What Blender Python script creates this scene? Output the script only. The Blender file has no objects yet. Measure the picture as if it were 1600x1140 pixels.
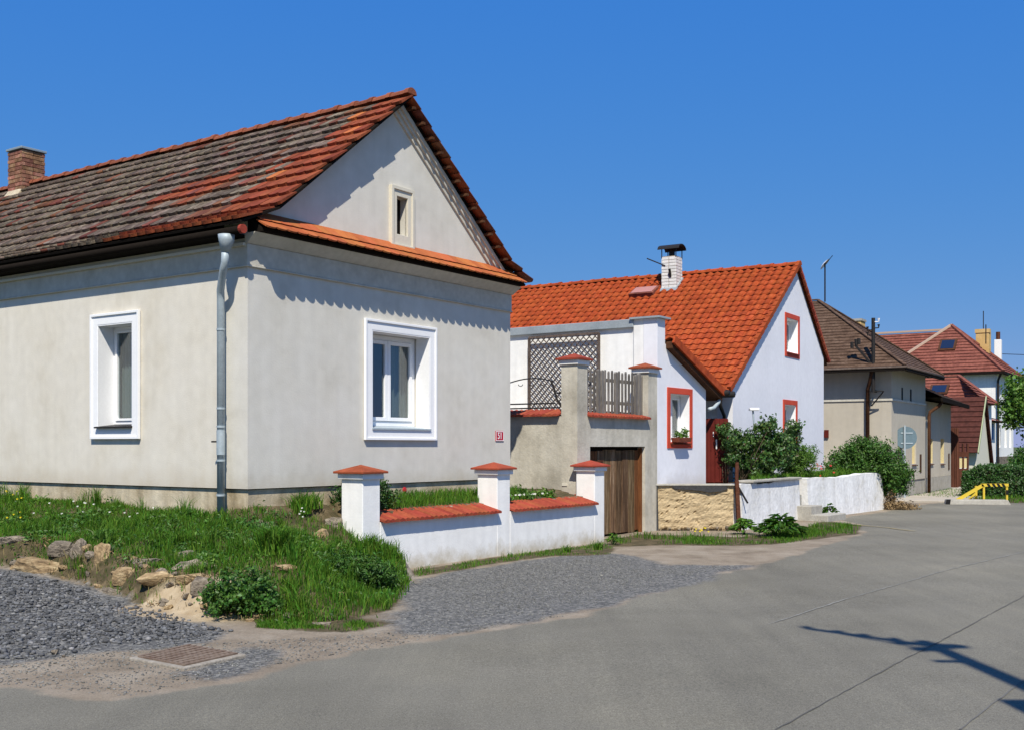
import bpy, bmesh, math, random
import numpy as np
from mathutils import Vector, Matrix
from mathutils.geometry import tessellate_polygon
R = math.radians
rnd = random.Random(7)
rng = np.random.default_rng(11)
S = bpy.context.scene
COL = S.collection

# ------------------------------------------------------------------ camera, sky, sun, exposure
FPX, CX, YH, EYE = 1717.0, 800.0, 697.0, 1.6
cam_d = bpy.data.cameras.new('camera'); cam = bpy.data.objects.new('camera', cam_d); COL.objects.link(cam)
cam.location = (0, 0, EYE); cam.rotation_euler = (R(90), 0, 0)
cam_d.sensor_width = 36; cam_d.lens = 36 * FPX / 1600; cam_d.shift_y = (YH - 570) / 1600
cam_d.clip_start = .1; cam_d.clip_end = 6000
S.camera = cam
SUN_EL = 51.5
W = bpy.data.worlds.new('World'); S.world = W; W.use_nodes = True
nt = W.node_tree; bg = nt.nodes['Background']
sky = nt.nodes.new('ShaderNodeTexSky'); sky.sky_type = 'NISHITA'; sky.sun_disc = False
sky.sun_elevation = R(SUN_EL); sky.sun_rotation = R(178); sky.altitude = 300; sky.air_density = 1.0
sky.dust_density = .1; sky.ozone_density = 3.2
# the photograph's deep, even blue: one response curve per channel over the whole sky
sx_ = nt.nodes.new('ShaderNodeSeparateXYZ'); cx_ = nt.nodes.new('ShaderNodeCombineXYZ'); nt.links.new(sky.outputs[0], sx_.inputs[0])
for i_, (a_, p_) in enumerate(((.235, 1.0), (.971, .436), (3.85, .05))):
    w_ = nt.nodes.new('ShaderNodeMath'); w_.operation = 'POWER'; w_.inputs[1].default_value = p_; nt.links.new(sx_.outputs[i_], w_.inputs[0])
    y_ = nt.nodes.new('ShaderNodeMath'); y_.operation = 'MULTIPLY'; y_.inputs[1].default_value = a_; nt.links.new(w_.outputs[0], y_.inputs[0]); nt.links.new(y_.outputs[0], cx_.inputs[i_])
nt.links.new(cx_.outputs[0], bg.inputs[0]); bg.inputs[1].default_value = .115
sl = bpy.data.lights.new('sun', 'SUN'); sl.energy = 4.3; sl.angle = R(.5); sl.color = (1, .94, .82)
sun = bpy.data.objects.new('sun', sl); COL.objects.link(sun)
ce = math.cos(R(SUN_EL)); sv = Vector((.03 * ce, -ce, math.sin(R(SUN_EL))))
sun.rotation_euler = sv.to_track_quat('Z', 'Y').to_euler(); sun.location = (0, -5, 30)
S.view_settings.view_transform = 'Standard'; S.view_settings.look = 'None'
S.view_settings.gamma = 1; S.view_settings.use_curve_mapping = False
S.view_settings.exposure = 0.45
S.render.engine = 'CYCLES'

# ------------------------------------------------------------------ helpers
def tag(o, label=None, cat=None, group=None, kind=None):
    if label: o['label'] = label
    if cat: o['category'] = cat
    if group: o['group'] = group
    if kind: o['kind'] = kind
    return o

class Fr:
    """plan frame of a building: u along its street front, v inward, z up"""
    def __init__(s, ox, oy, ang):
        a = R(ang); s.o = (ox, oy); s.t = (math.sin(a), math.cos(a)); s.n = (-math.cos(a), math.sin(a)); s.rot = R(90 - ang)
    def P(s, u, v, z=0): return Vector((s.o[0] + u * s.t[0] + v * s.n[0], s.o[1] + u * s.t[1] + v * s.n[1], z))
    def u(s, px, v=0):
        r = (px - CX) / FPX
        return (r * (s.o[1] + v * s.n[1]) - s.o[0] - v * s.n[0]) / (s.t[0] - r * s.t[1])
    def v(s, px, u=0):
        r = (px - CX) / FPX
        return (r * (s.o[1] + u * s.t[1]) - s.o[0] - u * s.t[0]) / (s.n[0] - r * s.n[1])
    def z(s, u, v, py):
        return EYE + (YH - py) * s.P(u, v).y / FPX
    def root(s, name, label, cat, group=None):
        o = bpy.data.objects.new(name, None); COL.objects.link(o); o.location = (s.o[0], s.o[1], 0)
        o.rotation_euler = (0, 0, s.rot); o.empty_display_size = .3
        return tag(o, label, cat, group)

def empty(name, loc, label, cat, group=None, rot=0):
    o = bpy.data.objects.new(name, None); COL.objects.link(o); o.location = loc; o.rotation_euler = (0, 0, rot)
    o.empty_display_size = .2
    return tag(o, label, cat, group)

def link_mesh(name, me, parent=None):
    o = bpy.data.objects.new(name, me); COL.objects.link(o)
    if parent: o.parent = parent
    return o

class MB:
    def __init__(s): s.v = []; s.f = []; s.m = []; s.cur = 0
    def add(s, vs, fs):
        b = len(s.v); s.v += [tuple(p) for p in vs]
        for f in fs: s.f.append([b + i for i in f]); s.m.append(s.cur)
        return s
    def box(s, a, b):
        x0, x1 = sorted((a[0], b[0])); y0, y1 = sorted((a[1], b[1])); z0, z1 = sorted((a[2], b[2]))
        return s.add([(x0,y0,z0),(x1,y0,z0),(x1,y1,z0),(x0,y1,z0),(x0,y0,z1),(x1,y0,z1),(x1,y1,z1),(x0,y1,z1)],
              [(3,2,1,0),(4,5,6,7),(0,1,5,4),(1,2,6,5),(2,3,7,6),(3,0,4,7)])
    def hexa(s, p):   # 8 points: bottom ring then top ring
        return s.add(p, [(3,2,1,0),(4,5,6,7),(0,1,5,4),(1,2,6,5),(2,3,7,6),(3,0,4,7)])
    def tube(s, pts, r, n=8, cap=True):
        pts = [Vector(p) for p in pts]; k = len(pts); rs = r if isinstance(r, (list, tuple)) else [r] * k
        vs = []; fs = []; ref = None
        for i, p in enumerate(pts):
            d = (pts[min(i + 1, k - 1)] - pts[max(i - 1, 0)]).normalized()
            if ref is None: ref = Vector((0, 0, 1)) if abs(d.z) < .9 else Vector((1, 0, 0))
            a = (ref - d * ref.dot(d)).normalized(); b = d.cross(a); ref = a
            for j in range(n):
                t = 2 * math.pi * j / n; vs.append(p + (a * math.cos(t) + b * math.sin(t)) * rs[i])
        for i in range(k - 1):
            for j in range(n):
                q = (j + 1) % n; fs.append((i*n+j, i*n+q, (i+1)*n+q, (i+1)*n+j))
        if cap: fs.append(tuple(range(n))[::-1]); fs.append(tuple(range((k-1)*n, k*n)))
        return s.add(vs, fs)
    def bar(s, p, q, w, h, up=(0, 0, 1)):
        p = Vector(p); q = Vector(q); d = (q - p).normalized(); up = Vector(up)
        a = d.cross(up)
        if a.length < 1e-4: a = d.cross(Vector((1, 0, 0)))
        a = a.normalized() * (w / 2); b = a.cross(d).normalized() * (h / 2)
        return s.hexa([p-a-b, p+a-b, q+a-b, q-a-b, p-a+b, p+a+b, q+a+b, q-a+b])
    def plate(s, outer, holes, f, th):
        """polygon with holes (a,b) given thickness; f(a,b,d) -> point"""
        loops = [outer] + list(holes)
        tri = tessellate_polygon([[Vector((a, b, 0)) for a, b in l] for l in loops])
        flat = [p for l in loops for p in l]; n = len(flat)
        vs = [f(a, b, 0) for a, b in flat] + [f(a, b, th) for a, b in flat]
        fs = [tuple(t) for t in tri] + [tuple(i + n for i in t)[::-1] for t in tri]
        k = 0
        for l in loops:
            m = len(l)
            for i in range(m):
                j = (i + 1) % m; fs.append((k+i, k+j, n+k+j, n+k+i))
            k += m
        return s.add(vs, fs)
    def build(s, name, mat, parent=None, bevel=0, smooth=False, kind=None, seg=2):
        me = bpy.data.meshes.new(name); me.from_pydata(s.v, [], s.f)
        mats = mat if isinstance(mat, (list, tuple)) else [mat]
        for m in mats: me.materials.append(m)
        if len(mats) > 1: me.polygons.foreach_set('material_index', s.m)
        bm = bmesh.new(); bm.from_mesh(me); bmesh.ops.recalc_face_normals(bm, faces=bm.faces); bm.to_mesh(me); bm.free()
        if smooth: me.polygons.foreach_set('use_smooth', [True] * len(me.polygons))
        o = link_mesh(name, me, parent)
        if bevel:
            b = o.modifiers.new('bevel', 'BEVEL'); b.width = bevel; b.segments = seg; b.limit_method = 'ANGLE'; b.angle_limit = R(40)
        if kind: o['kind'] = kind
        return o

def np_mesh(name, V, F, mat, parent=None, kind=None, mi=None, smooth=False):
    """V (n,3), F (m,k)"""
    V = np.asarray(V, dtype=np.float32); F = np.asarray(F, dtype=np.int32); me = bpy.data.meshes.new(name)
    me.vertices.add(len(V)); me.vertices.foreach_set('co', V.ravel())
    m, k = F.shape; me.loops.add(m * k); me.loops.foreach_set('vertex_index', F.ravel())
    me.polygons.add(m); me.polygons.foreach_set('loop_start', np.arange(0, m * k, k, dtype=np.int32))
    for q in (mat if isinstance(mat, (list, tuple)) else [mat]): me.materials.append(q)
    if mi is not None: me.polygons.foreach_set('material_index', np.asarray(mi, dtype=np.int32))
    if smooth: me.polygons.foreach_set('use_smooth', np.ones(m, dtype=bool))
    me.update(calc_edges=True); me.validate()
    o = link_mesh(name, me, parent)
    if kind: o['kind'] = kind
    return o

# ------------------------------------------------------------------ materials
def M(name, cols, scale=2.0, rough=.85, bump=.15, bscale=40, rv=0, rh=0, detail=6, fine=.12, fscale=30, stretch=(1,1,1),
      spec=.12, metal=0, trans=0, streak=0, coat=0, base=None):
    """cols: list of (pos, rgb); two scales of noise; rv / rh: brightness / hue change from piece to piece"""
    m = bpy.data.materials.new(name); m.use_nodes = True; t = m.node_tree; N = t.nodes; L = t.links
    p = N['Principled BSDF']; p.inputs['Roughness'].default_value = rough; p.inputs['Specular IOR Level'].default_value = spec
    p.inputs['Metallic'].default_value = metal
    if coat: p.inputs['Coat Weight'].default_value = coat
    if not isinstance(cols[0], (list, tuple)): cols = [(0, cols), (1, cols)]
    tc = N.new('ShaderNodeTexCoord'); mp = N.new('ShaderNodeMapping'); mp.inputs['Scale'].default_value = stretch
    L.new(tc.outputs['Object'], mp.inputs[0]); src = mp.outputs[0]
    if rv:
        oi = N.new('ShaderNodeObjectInfo'); g = N.new('ShaderNodeNewGeometry'); ad = N.new('ShaderNodeMath'); ad.operation = 'ADD'
        L.new(oi.outputs['Random'], ad.inputs[0]); L.new(g.outputs['Random Per Island'], ad.inputs[1])
        fr = N.new('ShaderNodeMath'); fr.operation = 'FRACT'; L.new(ad.outputs[0], fr.inputs[0])
        of = N.new('ShaderNodeVectorMath'); of.operation = 'ADD'; cb = N.new('ShaderNodeCombineXYZ')
        m7 = N.new('ShaderNodeMath'); m7.operation = 'MULTIPLY'; m7.inputs[1].default_value = 57; L.new(fr.outputs[0], m7.inputs[0])
        L.new(m7.outputs[0], cb.inputs[0]); L.new(m7.outputs[0], cb.inputs[2]); L.new(src, of.inputs[0]); L.new(cb.outputs[0], of.inputs[1]); src = of.outputs[0]
    n1 = N.new('ShaderNodeTexNoise'); n1.inputs['Scale'].default_value = scale; n1.inputs['Detail'].default_value = detail; n1.inputs['Roughness'].default_value = .6
    L.new(src, n1.inputs[0])
    cr = N.new('ShaderNodeValToRGB'); e = cr.color_ramp.elements
    while len(e) < len(cols): e.new(.5)
    for i, (a, c) in enumerate(cols): e[i].position = .3 + .4 * a; e[i].color = (*c, 1)
    L.new(n1.outputs[0], cr.inputs[0]); col = cr.outputs[0]
    n2 = N.new('ShaderNodeTexNoise'); n2.inputs['Scale'].default_value = fscale; n2.inputs['Detail'].default_value = 4; L.new(src, n2.inputs[0])
    mr = N.new('ShaderNodeMapRange'); mr.inputs[1].default_value = .25; mr.inputs[2].default_value = .75
    mr.inputs[3].default_value = 1 - fine; mr.inputs[4].default_value = 1 + fine; L.new(n2.outputs[0], mr.inputs[0])
    hs = N.new('ShaderNodeHueSaturation'); L.new(col, hs.inputs['Color'])
    val = mr.outputs[0]
    if streak:
        ms = N.new('ShaderNodeMapping'); ms.inputs['Scale'].default_value = (7, 7, .35); L.new(tc.outputs['Object'], ms.inputs[0])
        n3 = N.new('ShaderNodeTexNoise'); n3.inputs['Scale'].default_value = 1; n3.inputs['Detail'].default_value = 5; L.new(ms.outputs[0], n3.inputs[0])
        r3 = N.new('ShaderNodeMapRange'); r3.inputs[1].default_value = .35; r3.inputs[2].default_value = .6; r3.inputs[3].default_value = 1 - streak; r3.inputs[4].default_value = 1
        L.new(n3.outputs[0], r3.inputs[0]); mu = N.new('ShaderNodeMath'); mu.operation = 'MULTIPLY'; L.new(val, mu.inputs[0]); L.new(r3.outputs[0], mu.inputs[1]); val = mu.outputs[0]
    if rv:
        r2 = N.new('ShaderNodeMapRange'); r2.inputs[3].default_value = 1 - rv; r2.inputs[4].default_value = 1 + rv; L.new(fr.outputs[0], r2.inputs[0])
        mu = N.new('ShaderNodeMath'); mu.operation = 'MULTIPLY'; L.new(val, mu.inputs[0]); L.new(r2.outputs[0], mu.inputs[1]); val = mu.outputs[0]
    if rh:
        m9 = N.new('ShaderNodeMath'); m9.operation = 'MULTIPLY'; m9.inputs[1].default_value = 7.31; L.new(fr.outputs[0], m9.inputs[0])
        f9 = N.new('ShaderNodeMath'); f9.operation = 'FRACT'; L.new(m9.outputs[0], f9.inputs[0])
        r4 = N.new('ShaderNodeMapRange'); r4.inputs[3].default_value = .5 - rh; r4.inputs[4].default_value = .5 + rh; L.new(f9.outputs[0], r4.inputs[0]); L.new(r4.outputs[0], hs.inputs['Hue'])
    L.new(val, hs.inputs['Value']); L.new(hs.outputs[0], p.inputs['Base Color'])
    if base:      # mud splashed up from the ground, with an uneven upper edge
        sp = N.new('ShaderNodeSeparateXYZ'); L.new(tc.outputs['Object'], sp.inputs[0])
        nb = N.new('ShaderNodeTexNoise'); nb.inputs['Scale'].default_value = 3.5; nb.inputs['Detail'].default_value = 8; nb.inputs['Roughness'].default_value = .7; L.new(tc.outputs['Object'], nb.inputs[0])
        ma = N.new('ShaderNodeMath'); ma.operation = 'MULTIPLY_ADD'; L.new(nb.outputs[0], ma.inputs[0]); ma.inputs[1].default_value = -(base[1] - base[0]) * 2.2; L.new(sp.outputs[2], ma.inputs[2])
        rb_ = N.new('ShaderNodeMapRange'); rb_.inputs[1].default_value = base[0] - (base[1] - base[0]) * 1.1; rb_.inputs[2].default_value = base[1] - (base[1] - base[0]) * 1.1; rb_.inputs[3].default_value = base[3]; rb_.inputs[4].default_value = 0; L.new(ma.outputs[0], rb_.inputs[0])
        mb_ = N.new('ShaderNodeMix'); mb_.data_type = 'RGBA'; L.new(rb_.outputs[0], mb_.inputs[0]); L.new(hs.outputs[0], mb_.inputs[6]); mb_.inputs[7].default_value = (*base[2], 1); L.new(mb_.outputs[2], p.inputs['Base Color'])
    if bump:
        b = N.new('ShaderNodeBump'); b.inputs['Strength'].default_value = bump; b.inputs['Distance'].default_value = .02
        n4 = N.new('ShaderNodeTexNoise'); n4.inputs['Scale'].default_value = bscale; n4.inputs['Detail'].default_value = 5; L.new(src, n4.inputs[0])
        L.new(n4.outputs[0], b.inputs['Height']); L.new(b.outputs[0], p.inputs['Normal'])
    if trans:
        tr = N.new('ShaderNodeBsdfTranslucent'); mx = N.new('ShaderNodeMixShader'); mx.inputs[0].default_value = trans
        L.new(hs.outputs[0], tr.inputs[0]); L.new(p.outputs[0], mx.inputs[1]); L.new(tr.outputs[0], mx.inputs[2]); L.new(mx.outputs[0], N['Material Output'].inputs[0])
    return m

def glass_mat():
    m = bpy.data.materials.new('window_glass'); m.use_nodes = True; t = m.node_tree; N = t.nodes; L = t.links; N.remove(N['Principled BSDF'])
    gl = N.new('ShaderNodeBsdfGlossy'); gl.inputs['Roughness'].default_value = .02; tr = N.new('ShaderNodeBsdfTransparent'); tr.inputs[0].default_value = (.75,.8,.8,1)
    lw = N.new('ShaderNodeLayerWeight'); lw.inputs[0].default_value = .5; pw = N.new('ShaderNodeMath'); pw.operation = 'POWER'; pw.inputs[1].default_value = 4; L.new(lw.outputs['Facing'], pw.inputs[0]); fr = N.new('ShaderNodeMapRange'); fr.inputs[3].default_value = .10; fr.inputs[4].default_value = .95; L.new(pw.outputs[0], fr.inputs[0]); mx = N.new('ShaderNodeMixShader')
    L.new(fr.outputs[0], mx.inputs[0]); L.new(tr.outputs[0], mx.inputs[1]); L.new(gl.outputs[0], mx.inputs[2]); L.new(mx.outputs[0], N['Material Output'].inputs[0])
    return m
GLASS = glass_mat()
mt = {}
mt['plaster'] = M('grey_plaster', [(0,(.60,.55,.455)),(.4,(.665,.62,.53)),(1,(.69,.65,.57))], scale=1.3, bump=.12, bscale=70, fine=.05, fscale=7, streak=.04, base=(1.05,1.35,(.42,.35,.25),.5))
mt['plaster_gable'] = M('gable_plaster', [(0,(.55,.52,.45)),(.35,(.62,.59,.52)),(1,(.655,.63,.57))], scale=1.3, bump=.1, bscale=45, fine=.05, fscale=6, streak=.04, base=(1.05,1.3,(.42,.36,.27),.45))
mt['plinth'] = M('plinth_plaster', [(0,(.30,.23,.13)),(.4,(.50,.42,.29)),(1,(.60,.53,.40))], scale=1.8, bump=.25, bscale=50, fine=.15, fscale=14, streak=.25)
mt['trim'] = M('cornice_plaster', [(0,(.48,.45,.38)),(1,(.60,.57,.50))], scale=2, bump=.15, fine=.1, fscale=12)
mt['cream_trim'] = M('cream_surround', (.62,.58,.48), bump=.1, fine=.05)
mt['white'] = M('white_paint', [(0,(.80,.80,.80)),(1,(.86,.86,.86))], scale=1.3, bump=.06, fine=.03, rough=.6)
mt['white_wall'] = M('white_lime_wall', [(0,(.74,.72,.68)),(.3,(.84,.83,.80)),(1,(.87,.865,.84))], scale=1.1, bump=.14, bscale=50, fine=.05, fscale=8, streak=.06, base=(-.05,.22,(.42,.36,.24),.85))
mt['old_white'] = M('flaking_white_wall', [(0,(.45,.40,.31)),(.12,(.66,.64,.59)),(.3,(.74,.73,.71)),(1,(.82,.82,.81))], scale=1.7, bump=.4, bscale=14, fine=.1, fscale=12, streak=.12)
mt['lilac_shaded'] = M('shaded_bluish_white_plaster', [(0,(.72,.72,.76)),(1,(.80,.80,.835))], scale=.8, bump=.1, bscale=50, fine=.04, fscale=8, base=(.8,1.1,(.50,.46,.40),.5))  # house tint plus shade of the street faces, put into the colour
mt['terrace_plaster'] = M('rough_grey_plaster', [(0,(.34,.31,.25)),(.45,(.50,.465,.385)),(1,(.60,.565,.485))], scale=1.1, bump=.25, bscale=30, fine=.1, fscale=10, streak=.12)
mt['beige'] = M('beige_render', [(0,(.455,.41,.335)),(1,(.52,.475,.39))], scale=.5, bump=.08, fine=.04, fscale=6, streak=.05)
TS = (1, 1, 1)
mt['tile_old'] = M('lichen_tile', [(0,(.055,.038,.029)),(.4,(.115,.085,.063)),(.8,(.17,.135,.103)),(1,(.24,.20,.155))], scale=9, bump=.4, bscale=60, rv=.35, rh=.02, fine=.3, fscale=45)
mt['tile_mix'] = M('faded_red_tile', [(0,(.07,.035,.025)),(.5,(.15,.055,.033)),(1,(.20,.085,.05))], scale=8, bump=.35, bscale=60, rv=.3, rh=.015, fine=.2, fscale=45)
mt['tile_red'] = M('orange_red_tile', [(0,(.15,.038,.018)),(1,(.27,.068,.030))], scale=7, bump=.3, bscale=60, rv=.22, rh=.005, fine=.15, fscale=40)
mt['tile_new'] = M('new_orange_tile', [(0,(.36,.10,.032)),(1,(.43,.135,.048))], scale=6, bump=.2, bscale=60, rv=.12, rh=.008, fine=.08, fscale=40)
mt['tile_ridge'] = M('ridge_clay', [(0,(.17,.055,.03)),(1,(.27,.09,.05))], scale=7, rv=.2, bump=.3)
mt['pan'] = M('orange_pantile', [(0,(.22,.040,.013)),(.5,(.32,.060,.017)),(1,(.37,.080,.026))], scale=5, bump=.2, bscale=50, rv=.12, rh=.003, fine=.12, fscale=30)
mt['coping'] = M('red_coping', [(0,(.22,.045,.024)),(1,(.33,.072,.037))], scale=5, bump=.25, rv=.14, rh=.008, fine=.12)
mt['shingle'] = M('brown_shingle', [(0,(.06,.036,.024)),(.5,(.098,.06,.04)),(1,(.145,.095,.066))], scale=3.5, bump=.3, bscale=25, fine=.35, fscale=16, stretch=(1,1,2.2))
mt['far_tile'] = M('far_red_tile', [(0,(.15,.05,.036)),(1,(.25,.088,.062))], scale=2.2, bump=.3, bscale=14, fine=.3, fscale=7)
mt['dark_tile'] = M('dark_red_tile', [(0,(.055,.02,.015)),(1,(.09,.03,.022))], scale=3, bump=.3, bscale=14, fine=.25, fscale=8)
mt['ridge_pale'] = M('pale_ridge_mortar', (.45,.33,.25))
mt['under'] = M('dark_boards_and_voids', (.014,.011,.009), fine=.2, spec=.03)  # near black for boards; also stands in for shade inside openings
mt['wood_eave'] = M('brown_eave_wood', [(0,(.05,.022,.012)),(1,(.10,.045,.022))], scale=3, stretch=(1,1,4))
mt['plank'] = M('weathered_plank', [(0,(.06,.035,.02)),(.5,(.16,.095,.05)),(1,(.27,.19,.12))], scale=7, rv=.35, rh=.015, stretch=(3,3,.25), fine=.35, fscale=60, bump=.6, bscale=40)
mt['plank_red'] = M('reddish_plank', [(0,(.08,.03,.012)),(1,(.22,.09,.035))], scale=7, rv=.2, stretch=(3,3,.25), fine=.3, fscale=60, bump=.6, bscale=40)
mt['grey_wood'] = M('grey_picket', [(0,(.10,.09,.08)),(1,(.22,.20,.18))], scale=8, rv=.25, stretch=(2,2,.3), fine=.25, bump=.4)
mt['lath'] = M('brown_lath', [(0,(.075,.055,.045)),(1,(.13,.10,.085))], scale=8, rv=.2, fine=.2)
mt['zinc'] = M('zinc_metal', [(0,(.32,.38,.41)),(1,(.42,.48,.51))], scale=4, rough=.55, metal=.1, bump=.05, fine=.1, spec=.5)
mt['zinc_sheet'] = M('grey_sheet_metal', [(0,(.30,.34,.36)),(1,(.38,.42,.44))], scale=3, rough=.5, metal=.2, bump=.05, fine=.1)
mt['redbrown'] = M('red_brown_boards', [(0,(.07,.026,.016)),(1,(.11,.042,.026))], scale=3, rv=.15)
mt['dark_metal'] = M('dark_iron', (.025,.023,.022), rough=.5, fine=.2)
mt['rust'] = M('rusty_iron', [(0,(.06,.02,.012)),(1,(.13,.05,.028))], scale=9, rough=.8, fine=.3)
mt['redframe'] = M('red_surround', [(0,(.50,.06,.03)),(1,(.58,.085,.045))], scale=3, fine=.05, rough=.6)
mt['redgate'] = M('dark_red_gate', [(0,(.085,.012,.009)),(1,(.13,.02,.014))], scale=4, rough=.5, fine=.1)
mt['curtain'] = M('net_curtain', [(0,(.34,.36,.34)),(1,(.58,.61,.58))], scale=3, stretch=(9,9,.1), trans=.3, fine=.05)
mt['brick'] = M('chimney_brick', [(0,(.15,.07,.045)),(.5,(.27,.13,.08)),(1,(.38,.23,.15))], scale=6, rv=.3, rh=.02, bump=.4, fine=.2)
mt['mortar'] = M('old_mortar', (.33,.28,.22), fine=.2)
mt['white_brick'] = M('white_brick', (.68,.67,.63), rv=.08, fine=.08)
mt['concrete'] = M('concrete', [(0,(.30,.28,.24)),(1,(.42,.40,.35))], scale=4, bump=.3, fine=.15)
mt['rim'] = M('dusty_rim', [(0,(.22,.19,.15)),(1,(.34,.31,.26))], scale=6, bump=.6, fine=.2)
mt['pavement'] = M('pavement_slab', [(0,(.36,.32,.26)),(1,(.46,.41,.34))], scale=2, bump=.2, fine=.12)
mt['stone_y'] = M('sandstone', [(0,(.15,.10,.055)),(.5,(.31,.22,.12)),(1,(.44,.34,.20))], scale=5, bump=.8, bscale=12, rv=.15, fine=.2, fscale=20)
mt['stone_g'] = M('brown_grey_stone', [(0,(.11,.09,.07)),(.5,(.21,.175,.135)),(1,(.32,.27,.20))], scale=7, bump=.8, bscale=14, rv=.25, fine=.3, fscale=25)
mt['rubble_wall'] = M('yellow_rubble_plaster', [(0,(.24,.17,.09)),(.25,(.42,.32,.19)),(1,(.52,.41,.25))], scale=4, stretch=(1,1,2.6), bump=.7, bscale=16, fine=.25, fscale=22)
mt['tar'] = M('tar_patch', (.05,.05,.052), fine=.3)
mt['gravel'] = M('blue_grey_gravel', [(0,(.055,.057,.06)),(.6,(.115,.117,.12)),(1,(.23,.22,.205))], scale=6, rv=.5, rh=.03, bump=.3, fine=.2)
mt['pebble'] = M('fine_grey_gravel', [(0,(.11,.108,.10)),(1,(.23,.225,.205))], scale=6, rv=.45, rh=.03, bump=.2)
mt['grass'] = M('grass_blade', [(0,(.032,.085,.010)),(.45,(.070,.175,.014)),(1,(.15,.25,.035))], scale=1.9, rv=.4, rh=.025, bump=0, trans=.35, rough=.6, fine=.2, fscale=3)
mt['drygrass'] = M('dry_blade', [(0,(.12,.10,.04)),(.5,(.20,.16,.07)),(1,(.33,.27,.13))], scale=4, rv=.3, bump=0, trans=.3)
mt['leaf'] = M('shrub_leaf', [(0,(.035,.10,.013)),(1,(.08,.18,.022))], scale=2, rv=.4, rh=.02, bump=0, trans=.3, rough=.5, spec=.4)
mt['leaf_light'] = M('light_leaf', [(0,(.07,.17,.02)),(1,(.14,.26,.035))], scale=2, rv=.35, rh=.02, bump=0, trans=.35, rough=.5, spec=.4)
mt['leaf_dark'] = M('dark_leaf', [(0,(.025,.07,.012)),(1,(.05,.125,.018))], scale=2, rv=.4, rh=.02, bump=0, trans=.25, rough=.45, spec=.45)
mt['leaf_rose'] = M('rose_leaf', [(0,(.035,.10,.02)),(.8,(.08,.15,.03)),(1,(.13,.09,.05))], scale=3, rv=.4, rh=.03, bump=0, trans=.3, rough=.45, spec=.45)
mt['bark'] = M('bark', [(0,(.06,.045,.03)),(1,(.12,.09,.06))], scale=8, bump=.6, fine=.3)
mt['dead'] = M('dead_leaf', [(0,(.16,.10,.05)),(1,(.32,.23,.12))], scale=4, rv=.4, bump=0)
mt['yellow'] = M('yellow_paint', (.62,.45,.05), rough=.6, fine=.08)
mt['black'] = M('black_paint', (.015,.015,.015), rough=.5)
mt['flower_y'] = M('yellow_petal', (.75,.6,.03), bump=0)
mt['flower_w'] = M('white_petal', (.75,.75,.7), bump=0)
mt['flower_r'] = M('red_petal', (.6,.04,.05), bump=0)
mt['sign_red'] = M('red_enamel', (.45,.01,.035), rough=.4, bump=0, fine=.02)
mt['sign_back'] = M('sign_back', (.14,.20,.23), rough=.5, metal=.1, bump=0)
mt['sign_grey'] = M('grey_sign_back', (.27,.33,.36), rough=.5, metal=.2, bump=0)
mt['yellow_wall'] = M('ochre_chimney', [(0,(.50,.33,.12)),(1,(.62,.43,.19))], scale=3, fine=.15)
mt['blue_glass'] = M('dark_blue_glass', (.012,.02,.045), rough=.08, bump=0, fine=0, spec=.6)
mt['pvc_yellow'] = M('cream_frame', (.62,.52,.28))
mt['brownwin'] = M('brown_window_frame', (.16,.055,.02))

# ------------------------------------------------------------------ terrain
F1 = Fr(-3.175, 13.2, 34.9)
def g0(px, py, z=0.0):
    Y = FPX * (EYE - z) / (py - YH); return ((px - CX) / FPX * Y, Y)
def pip(x, y, poly):
    x = np.asarray(x); y = np.asarray(y); ins = np.zeros(x.shape, bool); n = len(poly)
    for i in range(n):
        x0, y0 = poly[i]; x1, y1 = poly[(i + 1) % n]
        if y0 == y1: continue
        c = ((y0 > y) != (y1 > y)) & (x < (x1 - x0) * (y - y0) / (y1 - y0) + x0); ins ^= c
    return ins
def dseg(x, y, pts, closed=True):
    d = np.full(np.shape(x), 1e9); n = len(pts)
    for i in range(n if closed else n - 1):
        x0, y0 = pts[i]; x1, y1 = pts[(i + 1) % n]; dx, dy = x1 - x0, y1 - y0
        t = np.clip(((x - x0) * dx + (y - y0) * dy) / (dx * dx + dy * dy + 1e-9), 0, 1)
        d = np.minimum(d, np.hypot(x - x0 - t * dx, y - y0 - t * dy))
    return d
def sdf(x, y, poly): return np.where(pip(x, y, poly), 1, -1) * dseg(x, y, poly)
def ss(a): a = np.clip(a, 0, 1); return a * a * (3 - 2 * a)
_ph = rng.uniform(0, 6.28, (24, 2)); _an = rng.uniform(0, 6.28, 24)
def wob(x, y, s=1.0, k0=0):
    r = 0
    for i in range(6):
        f = s * 1.7 ** i; a = _an[(i + k0) % 24]; b = _an[(i + k0 + 7) % 24]
        r = r + np.sin(f * (x * math.cos(a) + y * math.sin(a)) + _ph[(i + k0) % 24, 0]) * np.sin(f * (x * math.cos(b) - y * math.sin(b)) + _ph[(i + k0) % 24, 1]) / 1.5 ** i
    return r / 2
FOOT = [(-14, 13.9), (-9.0, 13.2), (-5.75, 12.35), (-4.3, 11.3), (-3.5, 10.6), (-2.8, 10.2), (-2.1, 9.95), (-1.55, 10.1), (-1.2, 10.75), (-1.12, 12.0), (-1.3, 13.4), (-1.42, 14.12)]
BANK = FOOT + [tuple(F1.P(2.1, -.6).xy), tuple(F1.P(6.85, -.6).xy), tuple(F1.P(6.85, 8).xy), (-14, 30)]
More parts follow.
